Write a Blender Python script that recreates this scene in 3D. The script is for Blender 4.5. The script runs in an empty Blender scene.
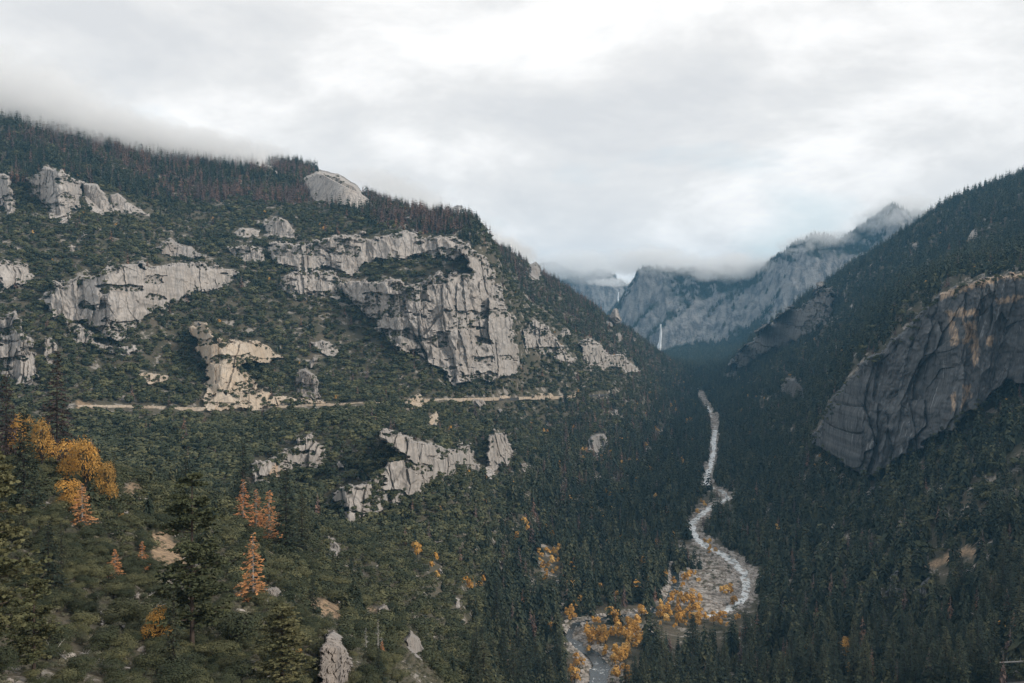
import bpy, math, random
import numpy as np
rng = np.random.default_rng(7)
F = 995.56; HX = 512.0; HY = 312.0      # focal length in pixels; where the level line of sight meets the picture
sc = bpy.context.scene
col = sc.collection

# ------------------------------------------------------------------ noise
def _h(ix, iy, iz, seed):
    h = (ix.astype(np.int64)*374761393 + iy.astype(np.int64)*668265263 + iz.astype(np.int64)*2147483647*7 + seed*1274126177) & 0xffffffff
    h = ((h ^ (h >> 13))*1274126177) & 0xffffffff
    h = ((h ^ (h >> 16))*2246822519) & 0xffffffff
    return ((h ^ (h >> 15)) & 0xffffff)/float(0xffffff)
def vn2(x, y, seed=0):
    x = np.asarray(x, float); y = np.asarray(y, float)
    ix = np.floor(x); iy = np.floor(y); fx = x-ix; fy = y-iy
    fx = fx*fx*fx*(fx*(fx*6-15)+10); fy = fy*fy*fy*(fy*(fy*6-15)+10)
    z = np.zeros_like(ix)
    a = _h(ix, iy, z, seed); b = _h(ix+1, iy, z, seed); c = _h(ix, iy+1, z, seed); d = _h(ix+1, iy+1, z, seed)
    return (a*(1-fx)+b*fx)*(1-fy)+(c*(1-fx)+d*fx)*fy
def fbm(x, y, seed=0, oct=4, gain=.5):
    s = 0; a = 1; t = 0
    for k in range(oct):
        s = s+a*(vn2(x+k*17.3, y-k*9.1, seed+k)*2-1); t += a; a *= gain; x = x*2.03; y = y*2.03
    return s/t
def ridged(x, y, seed=0, oct=3):
    s = 0; a = 1; t = 0
    for k in range(oct):
        s = s+a*(1-np.abs(vn2(x+k*7.7, y+k*3.1, seed+k)*2-1)*2); t += a; a *= .5; x = x*2.1; y = y*2.1
    return s/t
def sstep(a, b, x):
    t = np.clip((x-a)/(b-a), 0, 1); return t*t*(3-2*t)

# ------------------------------------------------------------------ valley floor and river course
def zr(Y): return -305.+(np.asarray(Y, float)-800)*.013
def floorY(py):                      # distance at which the level valley floor lies on a line of sight
    a = (HY-py)/F; return (-305.-800*.013)/(a-.013)
def fpt(px, py):
    Y = floorY(py); return ((px-HX)*Y/F, Y)
RIVER = [(585,760,16),(592,700,20),(600,668,20),(588,650,15),(570,640,12),(576,624,9),(620,616,8),(652,612,8),(668,600,8),(676,584,8),(674,566,7)]   # dark near channel
RIVER2 = [(706,618,10),(728,610,11),(744,598,12),(748,584,11),(742,570,11),(726,556,11),(705,546,10),(694,534,9),(692,524,8),(702,514,7),(712,506,6),(728,499,6),(722,491,6),(707,486,5.5),(708,472,5),(713,455,4.5),(714,438,4.5),(716,422,4.5),(706,405,4),(697,394,4),(692,383,4),(688,372,3)]
def world_path(P):
    return np.array([fpt(px, py)+(hw*floorY(py)/F,) for px, py, hw in P])
def path_dist(x, y, W):
    best = np.full(np.shape(x), 1e9); wid = np.zeros(np.shape(x))
    for (x0, y0, w0), (x1, y1, w1) in zip(W[:-1], W[1:]):
        dx, dy = x1-x0, y1-y0; t = np.clip(((x-x0)*dx+(y-y0)*dy)/(dx*dx+dy*dy), 0, 1)
        d = np.hypot(x-x0-t*dx, y-y0-t*dy); m = d < best
        best = np.where(m, d, best); wid = np.where(m, w0+(w1-w0)*t, wid)
    return best, wid
WP1, WP2 = world_path(RIVER), world_path(RIVER2)

# ------------------------------------------------------------------ the lie of the land: surveyed points (bearing, height angle, distance)
PTS = []
def colpts(px, *pairs):
    for py, Y in pairs: PTS.append((px, py, Y))
colpts(-600, (1010,20),(760,70),(600,140),(500,300),(430,700),(330,1200),(250,1500),(120,1900),(40,2400),(90,3400))
colpts(-300, (1010,20),(720,80),(600,150),(500,290),(450,650),(400,1050),(300,1400),(220,1650),(90,2150),(130,3000))
colpts(-100, (1010,20),(690,100),(600,150),(515,225),(468,310),(480,650),(404,1080),(350,1230),(280,1430),(200,1720),(105,2200),(150,2900),(230,4200))
colpts(0,   (1000,22),(690,108),(610,160),(530,220),(470,300),(500,600),(402,1100),(375,1190),(300,1400),(260,1480),(200,1750),(150,2020),(121,2230),(160,2800),(240,4000))
colpts(100, (1000,22),(690,128),(610,185),(530,270),(472,410),(495,650),(405,1180),(340,1400),(300,1470),(262,1550),(225,1700),(180,2000),(142,2320),(175,2900),(250,4000))
colpts(200, (1000,24),(690,140),(625,205),(550,310),(500,470),(498,700),(450,1000),(408,1270),(345,1480),(290,1650),(240,1900),(200,2150),(163,2520),(200,3100),(265,4000))
colpts(300, (1000,26),(690,165),(625,245),(565,385),(515,680),(472,1020),(432,1150),(404,1350),(350,1580),(290,1740),(240,1920),(200,2230),(165,2780),(205,3300),(270,4100))
colpts(350, (690,190),(640,290),(585,450),(528,800),(500,970),(450,1090),(404,1390),(350,1630),(290,1750),(240,1920),(190,2550),(240,3300))
colpts(400, (990,30),(692,225),(640,350),(590,520),(535,830),(505,980),(450,1100),(404,1450),(350,1650),(290,1760),(245,1900),(213,2500),(255,3200),(290,4200))
colpts(450, (700,310),(640,500),(580,740),(520,980),(475,1130),(402,1580),(380,1680),(300,1760),(250,1880),(235,2300),(262,3000))
colpts(490, (730,400),(690,540),(630,750),(560,1020),(500,1240),(450,1440),(398,1720),(380,1760),(300,1830),(254,1900),(250,2500),(280,3200))
colpts(520, (960,40),(800,330),(700,720),(650,880),(560,1120),(500,1320),(450,1530),(396,1830),(365,1900),(330,1980),(300,2300),(263,2750),(300,3500),(320,4300))
colpts(560, (690,800),(613,1000),(548,1230),(500,1420),(450,1640),(397,1950),(372,2020),(340,2120),(310,2600),(285,2980),(315,3800),(330,4400))
colpts(600, (960,50),(780,420),(690,800),(613,1000),(548,1250),(500,1480),(450,1750),(400,2120),(370,2280),(345,2420),(312,3150),(335,3900),(345,4500))
colpts(640, (690,800),(613,1000),(552,1240),(505,1510),(455,1860),(410,2270),(375,2650),(345,3250),(337,3350),(358,4000))
colpts(680, (950,60),(760,500),(690,800),(613,1000),(555,1235),(508,1520),(460,1990),(425,2420),(395,3000),(368,3700),(366,4100),(361,5000),(356,5500))
colpts(720, (690,800),(613,1000),(555,1235),(508,1520),(461,2000),(432,2360),(403,2950),(380,3500),(372,3800),(366,4300),(358,5500))
colpts(760, (950,70),(740,580),(688,780),(608,1000),(550,1230),(500,1500),(450,1850),(400,2400),(362,3150),(332,3680),(352,4500),(352,5500))
colpts(800, (676,760),(600,965),(540,1200),(495,1400),(450,1700),(400,2200),(360,2700),(325,3250),(302,3620),(330,4500))
colpts(850, (930,80),(740,500),(672,730),(600,900),(540,1080),(485,1270),(468,1360),(400,1500),(368,1620),(330,2250),(300,2800),(268,3420),(300,4400))
colpts(900, (672,690),(600,850),(540,1000),(490,1140),(450,1300),(380,1420),(325,1530),(305,1900),(275,2500),(238,3150),(270,4200))
colpts(950, (920,90),(720,470),(668,660),(600,800),(545,920),(490,1040),(430,1200),(390,1320),(340,1400),(291,1470),(272,1900),(240,2500),(207,2880),(250,4000))
colpts(1024,(690,560),(600,720),(540,830),(480,940),(420,1060),(380,1180),(320,1290),(274,1370),(255,1700),(215,2250),(180,2600),(230,3800))
colpts(1150,(900,100),(690,480),(600,640),(500,830),(420,980),(330,1160),(260,1300),(210,1700),(130,2400),(200,3500))
colpts(1350,(900,100),(690,430),(560,640),(420,900),(300,1100),(200,1500),(90,2200),(160,3300))
colpts(1600,(900,100),(690,400),(520,640),(380,900),(240,1100),(140,1500),(60,2200),(130,3300))
P = np.array(PTS, float)
LS = 3.2
def rbf_fit(P, lam=.02):
    A = np.stack([P[:,0]/100, np.log(P[:,2])*LS], 1); n = len(A)
    d = np.hypot(A[:,None,0]-A[None,:,0], A[:,None,1]-A[None,:,1])
    K = np.where(d > 0, d*d*np.log(d+1e-12), 0)+lam*np.eye(n)
    Q = np.c_[np.ones(n), A]
    M = np.block([[K, Q], [Q.T, np.zeros((3, 3))]])
    return A, np.linalg.solve(M, np.r_[P[:,1], 0, 0, 0])
def rbf_eval(fit, px, lY):
    A, w = fit; sh = np.shape(px); X = np.ravel(px)/100; Z = np.ravel(lY)*LS; out = np.empty(len(X))
    for i in range(0, len(X), 40000):
        d2 = (X[i:i+40000,None]-A[None,:,0])**2+(Z[i:i+40000,None]-A[None,:,1])**2
        out[i:i+40000] = (.5*d2*np.log(d2+1e-12))@w[:len(A)]+w[-3]+w[-2]*X[i:i+40000]+w[-1]*Z[i:i+40000]
    return out.reshape(sh)
FIT = rbf_fit(P)
PXA = np.arange(-560., 1581., 10.); LYA = np.linspace(math.log(20), math.log(5600), 300)
BASE = rbf_eval(FIT, *np.meshgrid(PXA, LYA))
def bil(G, xs, ys, X, Y):
    fx = np.clip((X-xs[0])/(xs[1]-xs[0]), 0, len(xs)-1.001); fy = np.clip((Y-ys[0])/(ys[1]-ys[0]), 0, len(ys)-1.001)
    i = fx.astype(int); j = fy.astype(int); fx = fx-i; fy = fy-j
    return (G[j,i]*(1-fx)+G[j,i+1]*fx)*(1-fy)+(G[j+1,i]*(1-fx)+G[j+1,i+1]*fx)*fy
def ground_z(x, Y):
    """height of the valley's land surface at world x, Y"""
    px = HX+x*F/Y; py = bil(BASE, PXA, LYA, px, np.log(Y))
    z = (HY-py)*Y/F
    fl = zr(Y); h = z-fl
    att = sstep(6, 70, np.abs(h))
    sc_ = np.clip(Y/1500., .05, 1.1)
    n = fbm(x/260., Y/260., 3, 3)*16+fbm(x/70., Y/70., 11, 3)*6.5+ridged((x+.5*Y)/150., Y/420., 21, 3)*7+fbm(x/22., Y/22., 31, 2)*2.0
    z = z+n*att*sc_
    z = np.where(z < fl+2, fl+2+(z-fl-2)*.1, z)
    near = sstep(1.0, .6, np.maximum(0, 0*Y)+np.clip((z-fl)/40, 0, 2))
    sh = z.shape; z = np.array(z, float).ravel(); m = (z < np.ravel(fl)+45) & (np.ravel(Y) > 500); xr = np.ravel(x)[m]; Yr = np.ravel(Y)[m]
    for W in (WP1, WP2):
        d, w = path_dist(xr, Yr, W)
        z[m] -= np.ravel(near)[m]*3.2*np.exp(-(d/(w*.62))**4)
    return z.reshape(sh)
# master grid (rows by distance) used for the ground mesh and for finding what is in sight
PXG = np.arange(-480., 1505., 3.); LYG = np.linspace(math.log(24), math.log(5550), 900)
gpx, gly = np.meshgrid(PXG, LYG); gY = np.exp(gly); gx = (gpx-HX)*gY/F
GZ = ground_z(gx, gY); GPY = HY-GZ*F/gY
RUN = np.minimum.accumulate(GPY, axis=0)            # the highest line of sight blocked so far, from near to far
# distance of the ground in sight on each line of sight
RX = np.arange(-60, 1085); RY = np.arange(60, 700)
YVIS = np.full((len(RY), len(RX)), np.nan)
for k, px in enumerate(RX):
    c = np.clip((px-PXG[0])/3, 0, len(PXG)-1.01); i = int(c); f = c-i
    p = GPY[:,i]*(1-f)+GPY[:,i+1]*f; r = np.minimum.accumulate(p)
    q = r[::-1]                                       # ascending py
    YVIS[:,k] = np.interp(RY, q, np.exp(LYG)[::-1], left=np.nan)
def yvis(px, py):
    i = np.clip(np.round(px-RX[0]).astype(int), 0, len(RX)-1); j = np.clip(np.round(py-RY[0]).astype(int), 0, len(RY)-1)
    return YVIS[j, i]
def yvis_s(px, py):
    """smooth lookup, for points known to be on land"""
    return bil(np.nan_to_num(YVIS, nan=3000.), RX.astype(float), RY.astype(float), px, py)

# ------------------------------------------------------------------ mesh helpers
def mesh_obj(name, V, tris=None, quads=None, mats=(), attrs=None, midx=None, smooth=False, parent=None):
    me = bpy.data.meshes.new(name)
    V = np.asarray(V, np.float32); loops = []; starts = []; n = 0
    for Fc, k in ((tris, 3), (quads, 4)):
        if Fc is None or len(Fc) == 0: continue
        Fc = np.asarray(Fc, np.int32); loops.append(Fc.ravel()); starts.append(n+np.arange(len(Fc), dtype=np.int32)*k); n += Fc.size
    loops = np.concatenate(loops); starts = np.concatenate(starts)
    me.vertices.add(len(V)); me.vertices.foreach_set('co', V.ravel())
    me.loops.add(len(loops)); me.loops.foreach_set('vertex_index', loops)
    me.polygons.add(len(starts)); me.polygons.foreach_set('loop_start', starts)
    if midx is not None: me.polygons.foreach_set('material_index', np.asarray(midx, np.int32))
    me.polygons.foreach_set('use_smooth', np.full(len(starts), smooth))
    for k, v in (attrs or {}).items():
        a = me.attributes.new(k, 'FLOAT', 'POINT'); a.data.foreach_set('value', np.asarray(v, np.float32))
    me.update(calc_edges=True)
    for m in mats: me.materials.append(m)
    o = bpy.data.objects.new(name, me); col.objects.link(o)
    if parent: o.parent = parent
    return o
def tag(o, label=None, cat=None, group=None, kind=None):
    if label: o['label'] = label
    if cat: o['category'] = cat
    if group: o['group'] = group
    if kind: o['kind'] = kind
    return o
def gridquads(nr, nc, keep=None):
    i = np.arange(nr-1)[:,None]*nc+np.arange(nc-1)[None,:]
    q = np.stack([i, i+1, i+nc+1, i+nc], -1)
    return q[keep] if keep is not None else q.reshape(-1, 4)
def compact(V, Q):
    u, inv = np.unique(Q, return_inverse=True); return V[u], inv.reshape(Q.shape), u

# ------------------------------------------------------------------ materials
def mat(name):
    m = bpy.data.materials.new(name); m.use_nodes = True; nt = m.node_tree; nt.nodes.clear()
    out = nt.nodes.new('ShaderNodeOutputMaterial'); b = nt.nodes.new('ShaderNodeBsdfPrincipled')
    nt.links.new(b.outputs[0], out.inputs[0]); b.inputs['Roughness'].default_value = .8
    b.inputs['Specular IOR Level'].default_value = .2
    return m, nt, b
class N:
    """small helper for wiring node trees"""
    def __init__(s, nt): s.nt = nt
    def add(s, t, **kw):
        n = s.nt.nodes.new(t)
        for k, v in kw.items(): setattr(n, k, v)
        return n
    def link(s, a, b): s.nt.links.new(a, b)
    def setin(s, inp, v):
        if hasattr(v, 'is_output') or isinstance(v, bpy.types.NodeSocket): s.nt.links.new(v, inp)
        else: inp.default_value = v
    def math(s, op, a, b=0., c=0.):
        n = s.add('ShaderNodeMath', operation=op)
        for i, v in enumerate((a, b, c)): s.setin(n.inputs[i], v)
        return n.outputs[0]
    def vmath(s, op, a, b=(0, 0, 0)):
        n = s.add('ShaderNodeVectorMath', operation=op); s.setin(n.inputs[0], a); s.setin(n.inputs[1], b); return n.outputs[0]
    def mix(s, f, a, b, typ='MIX'):
        n = s.add('ShaderNodeMix', data_type='RGBA', blend_type=typ)
        s.setin(n.inputs[0], f); s.setin(n.inputs[6], a); s.setin(n.inputs[7], b); return n.outputs[2]
    def noise(s, vec, scale, detail=4., rough=.55, dist=0.):
        n = s.add('ShaderNodeTexNoise'); s.setin(n.inputs['Vector'], vec); n.inputs['Scale'].default_value = scale
        n.inputs['Detail'].default_value = detail; n.inputs['Roughness'].default_value = rough; n.inputs['Distortion'].default_value = dist
        return n.outputs[0]
    def vor(s, vec, scale, feature='F1'):
        n = s.add('ShaderNodeTexVoronoi', feature=feature); s.setin(n.inputs['Vector'], vec); n.inputs['Scale'].default_value = scale; return n.outputs[0]
    def ramp(s, f, stops):
        n = s.add('ShaderNodeValToRGB'); s.setin(n.inputs[0], f); e = n.color_ramp.elements
        while len(e) < len(stops): e.new(.5)
        for k, (p, c) in enumerate(stops):
            e[k].position = p; e[k].color = (c, c, c, 1) if isinstance(c, (int, float)) else (*c, 1)
        return n.outputs[0]
    def rng(s, f, a, b, c=0., d=1.):
        n = s.add('ShaderNodeMapRange'); s.setin(n.inputs[0], f)
        for i, v in enumerate((a, b, c, d)): n.inputs[i+1].default_value = v
        return n.outputs[0]
    def pos(s, scale=(1, 1, 1)):
        g = s.add('ShaderNodeNewGeometry'); return s.vmath('MULTIPLY', g.outputs['Position'], scale)
    def attr(s, name):
        n = s.add('ShaderNodeAttribute', attribute_name=name); return n.outputs['Fac']
    def bump(s, h, strength, dist):
        n = s.add('ShaderNodeBump'); s.setin(n.inputs['Height'], h); n.inputs['Strength'].default_value = strength; n.inputs['Distance'].default_value = dist
        return n.outputs[0]

def granite(name, pale, dark, warm, streak=.6, crackw=.5, scale=1., skew=0.):
    m, nt, b = mat(name); n = N(nt)
    p = n.pos()
    if skew:
        sp = n.add('ShaderNodeSeparateXYZ'); n.link(p, sp.inputs[0]); cb = n.add('ShaderNodeCombineXYZ'); n.link(n.math('MULTIPLY_ADD', sp.outputs[2], skew, sp.outputs[0]), cb.inputs[0]); n.link(sp.outputs[1], cb.inputs[1]); n.link(sp.outputs[2], cb.inputs[2])
        sk = cb.outputs[0]; n.pos = lambda q: n.vmath('MULTIPLY', sk, q)
    st = n.noise(n.pos((.11*scale, .11*scale, .012*scale)), 1., 5., .6, .6)
    st2 = n.noise(n.pos((.4*scale, .4*scale, .03*scale)), 1., 4., .6, .3)
    bl = n.noise(p, .022*scale, 6., .62)
    fine = n.noise(p, .22*scale, 6., .65)
    c = n.mix(n.rng(bl, .35, .65), pale, warm)
    c = n.mix(n.math('MULTIPLY', n.rng(st, .5, .66), streak), c, dark)
    c = n.mix(n.math('MULTIPLY', n.rng(st2, .54, .68), streak*.7), c, dark)
    if skew: c = n.mix(n.math('MULTIPLY', n.rng(n.noise(n.pos((.16, .16, .008)), 1., 5., .65, .2), .60, .70), .75), c, [x*2.9 for x in pale[:3]]+[1])
    c = n.mix(n.rng(fine, .3, .75, 0, .55), c, [x*.45 for x in pale[:3]]+[1])
    # joints: dark near-vertical and sloping cracks
    vr = n.vor(n.pos((.06*scale, .06*scale, .02*scale)), 1., 'DISTANCE_TO_EDGE')
    c = n.mix(n.math('MULTIPLY', n.rng(n.math('ADD', vr, n.math('MULTIPLY', n.math('SUBTRACT', fine, .5), .1)), .0, .05, 1., 0.), crackw), c, [x*.3 for x in dark[:3]]+[1])
    sc_ = n.math('MULTIPLY', n.attr('scar'), n.math('MULTIPLY', n.rng(st2, .62, .46, .25, 1.), n.rng(fine, .75, .45, .5, 1.)))
    c = n.mix(sc_, c, (.44, .32, .22, 1))
    n.link(c, b.inputs['Base Color'])
    hgt = n.math('ADD', n.math('MULTIPLY', fine, 1.), n.math('MULTIPLY', st2, .8))
    n.link(n.bump(hgt, .8, 1.6/scale), b.inputs['Normal'])
    b.inputs['Roughness'].default_value = .85
    return m
M = {}
M['granite'] = granite('pale granite', (.475,.44,.41,1), (.145,.14,.14,1), (.415,.365,.32,1))
M['granite_buff'] = granite('buff granite', (.56,.48,.39,1), (.24,.21,.19,1), (.50,.39,.28,1), .35, .4, 1.6)
M['granite_dark'] = granite('dark shade-toned granite', (.15,.155,.16,1), (.034,.037,.041,1), (.10,.105,.11,1), .95, .4, 1., -.3)  # right-hand rock faces away from the sun; its shade is in this colour
M['granite_ledge'] = granite('pale ledge granite', (.36,.34,.32,1), (.14,.13,.13,1), (.33,.28,.24,1))
M['granite_far'] = granite('far granite', (.34,.33,.33,1), (.10,.11,.12,1), (.27,.26,.26,1), .9, .25, .22)
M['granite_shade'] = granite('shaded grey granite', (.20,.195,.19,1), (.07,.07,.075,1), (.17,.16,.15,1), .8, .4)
M['boulder'] = granite('boulder granite', (.44,.41,.38,1), (.2,.19,.18,1), (.40,.34,.29,1), .3, .2, 4.)

def ground_mat(name, forest, dry, rock, bare=.5):
    m, nt, b = mat(name); n = N(nt); p = n.pos()
    a = n.noise(p, .03, 6., .62); f = n.noise(p, .35, 5., .65)
    c = n.mix(n.rng(a, .35, .65), forest, dry)
    r = n.noise(p, .045, 7., .7, .5)
    c = n.mix(n.rng(r, .545, .60, 0., bare), c, rock)
    g = n.attr('gravel'); c = n.mix(g, c, n.mix(n.rng(n.noise(p, .11, 5., .65), .40, .60), n.mix(n.rng(f, .35, .65), (.56,.52,.48,1), (.34,.31,.28,1)), n.mix(n.rng(f, .4, .6), (.17,.13,.10,1), (.08,.072,.055,1))))
    bf = n.attr('buff'); c = n.mix(bf, c, n.mix(n.rng(n.noise(p, .5, 7., .7), .36, .62), (.47,.33,.205,1), (.17,.12,.08,1)))
    c = n.mix(n.rng(f, .3, .7, 0, .5), c, (.03,.03,.026,1), 'MULTIPLY') if False else n.mix(n.rng(f, .35, .75, 0, .45), c, (.05,.045,.035,1))
    n.link(c, b.inputs['Base Color']); n.link(n.bump(f, .8, 1.5), b.inputs['Normal']); b.inputs['Roughness'].default_value = .95
    return m
M['ground'] = ground_mat('forest ground', (.052,.054,.034,1), (.12,.10,.072,1), (.36,.325,.29,1), .85)
M['far_ground'] = ground_mat('far forest ground', (.03,.04,.028,1), (.045,.05,.036,1), (.20,.19,.18,1), .35)
# ------------------------------------------------------------------ the ground sheet
def poly_mask_pts(poly, px, py):
    poly = np.asarray(poly, float); inside = np.zeros(np.shape(px), bool); n = len(poly)
    for i in range(n):
        x0, y0 = poly[i]; x1, y1 = poly[(i+1) % n]
        if y0 == y1: continue
        c = ((y0 > py) != (y1 > py)) & (px < (x1-x0)*(py-y0)/(y1-y0)+x0); inside ^= c
    return inside
def poly_dist(poly, px, py):
    poly = np.asarray(poly, float); best = np.full(np.shape(px), 1e9); n = len(poly)
    for i in range(n):
        x0, y0 = poly[i]; x1, y1 = poly[(i+1) % n]; dx, dy = x1-x0, y1-y0; L = dx*dx+dy*dy
        if L == 0: continue
        t = np.clip(((px-x0)*dx+(py-y0)*dy)/L, 0, 1); best = np.minimum(best, np.hypot(px-x0-t*dx, py-y0-t*dy))
    return np.where(poly_mask_pts(poly, px, py), best, -best)
ISLAND = [(672,556),(688,552),(704,556),(706,570),(694,576),(676,572)]
GRAVEL_BAR = [(670,566),(690,552),(722,552),(742,566),(748,588),(738,608),(722,618),(700,616),(690,606),(672,606),(662,596)]
BUFF = [[(150,535),(165,528),(180,548),(192,566),(170,568),(152,560)],[(300,596),(330,600),(346,612),(338,622),(316,612)],
        [(365,604),(385,610),(380,618),(366,612)],[(232,478),(258,470),(262,476),(240,486)],[(920,566),(940,556),(966,545),(980,551),(954,561),(932,569)],[(118,486),(140,478),(146,490),(128,498)],[(78,402),(92,403),(92,409),(78,409)]]
ax, aY = gx, gY
d1, w1 = path_dist(gx, gY, WP1); d2, w2 = path_dist(gx, gY, WP2)
low = sstep(30, 12, GZ-zr(gY))
grn = fbm(gx/14, gY/14, 77, 3)
gravel = np.maximum(sstep(1.25, .9, d2/(w2*.9)+grn*.8), sstep(.95, .7, d1/w1+grn*.7))*low
vispt = GPY <= RUN+2
gb = poly_dist(GRAVEL_BAR, gpx, GPY)
gravel = np.maximum(gravel, sstep(-3, 3, gb+grn*5)*low*(gY > 900))
buff = np.zeros_like(gravel)
for B in BUFF: buff = np.maximum(buff, sstep(-1.5, 2.5, poly_dist(B, gpx, GPY)+fbm(gpx/6, GPY/6, 5, 3)*5)*vispt)
V = np.stack([gx, gY, GZ], -1).reshape(-1, 3)
g = mesh_obj('ground', V, quads=gridquads(*gx.shape), mats=[M['ground']], attrs={'gravel': gravel.ravel(), 'buff': buff.ravel()}, smooth=True)
tag(g, kind='structure')

# river water: a ribbon following each channel, just above its bed
def catmull(W, per=8):
    W = np.asarray(W); out = []
    Q = np.vstack([2*W[0]-W[1], W, 2*W[-1]-W[-2]])
    for i in range(1, len(Q)-2):
        for k in range(per):
            t = k/per; a, b_, c, d = Q[i-1], Q[i], Q[i+1], Q[i+2]
            out.append(.5*(2*b_+(c-a)*t+(2*a-5*b_+4*c-d)*t*t+(3*b_-a-3*c+d)*t**3))
    out.append(Q[-2]); return np.array(out)
def river_mat(name, deep, white):
    m, nt, b = mat(name); n = N(nt); p = n.pos()
    f = n.noise(p, .10, 6., .72, 1.2); f2 = n.noise(p, .5, 4., .6)
    c = n.mix(n.rng(n.math('ADD', f, n.math('MULTIPLY', f2, .25)), .70-white, .82-white), deep, (.70,.72,.72,1))
    n.link(c, b.inputs['Base Color']); b.inputs['Roughness'].default_value = .22; b.inputs['Specular IOR Level'].default_value = .5
    n.link(n.bump(f2, .6, .6), b.inputs['Normal']); return m
def river(name, W, wm, m):
    C = catmull(W, 10); T = np.gradient(C[:,:2], axis=0); T /= np.linalg.norm(T, axis=1)[:,None]; Nn = np.c_[-T[:,1], T[:,0]]
    K = 9; V = []
    for j in range(K):
        s = (j/(K-1)*2-1); wv = C[:,2]*wm*(1+.35*fbm(np.arange(len(C))*.21+99*(s > 0), 0*C[:,0], 5, 3))
        xy = C[:,:2]+Nn*(s*wv+fbm(np.arange(len(C))*.33, 0*C[:,0], 15, 2)*C[:,2]*.35)[:,None]
        V.append(np.c_[xy, zr(xy[:,1])-.1])
    V = np.stack(V, 1).reshape(-1, 3)
    return tag(mesh_obj(name, V, quads=gridquads(len(C), K), mats=[m], smooth=True), kind='structure')
river('river', WP2, .62, river_mat('white water', (.13,.15,.15,1), .17))
river('river', WP1, .52, river_mat('dark river water', (.016,.028,.034,1), -.02))

# ------------------------------------------------------------------ cliffs: bodies of rock standing out of the slope
LEDGES = []; EDGE = []
CLIFFMASK = np.zeros((683, 1144), bool)       # lines of sight that end on bare rock (x offset 60)
cpx, cpy = np.meshgrid(np.arange(-60, 1084)+.5, np.arange(683)+.5)
def cells(u, v, seed):
    """broken-rock pattern: for each point the depth of its block (with a tilt of its own) and its distance from the nearest joint"""
    iu = np.floor(u); iv = np.floor(v); f1 = np.full(u.shape, 9.); f2 = np.full(u.shape, 9.); val = np.zeros(u.shape); idn = np.zeros(u.shape)
    for di in (-1, 0, 1):
        for dj in (-1, 0, 1):
            a = iu+di; b = iv+dj; z = np.zeros_like(a); jx = a+.1+.8*_h(a, b, z, seed); jy = b+.1+.8*_h(a, b, z+1, seed); dx = u-jx; dy = v-jy; dd = np.hypot(dx, dy)
            h = _h(a, b, z+2, seed); dep = h+dx*(_h(a, b, z+3, seed)-.5)*1.3+dy*(_h(a, b, z+4, seed)-.5)*.9
            n1 = dd < f1; f2 = np.where(n1, f1, np.minimum(f2, dd)); val = np.where(n1, dep, val); idn = np.where(n1, h, idn); f1 = np.where(n1, dd, f1)
    return val, f2-f1, idn
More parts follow.
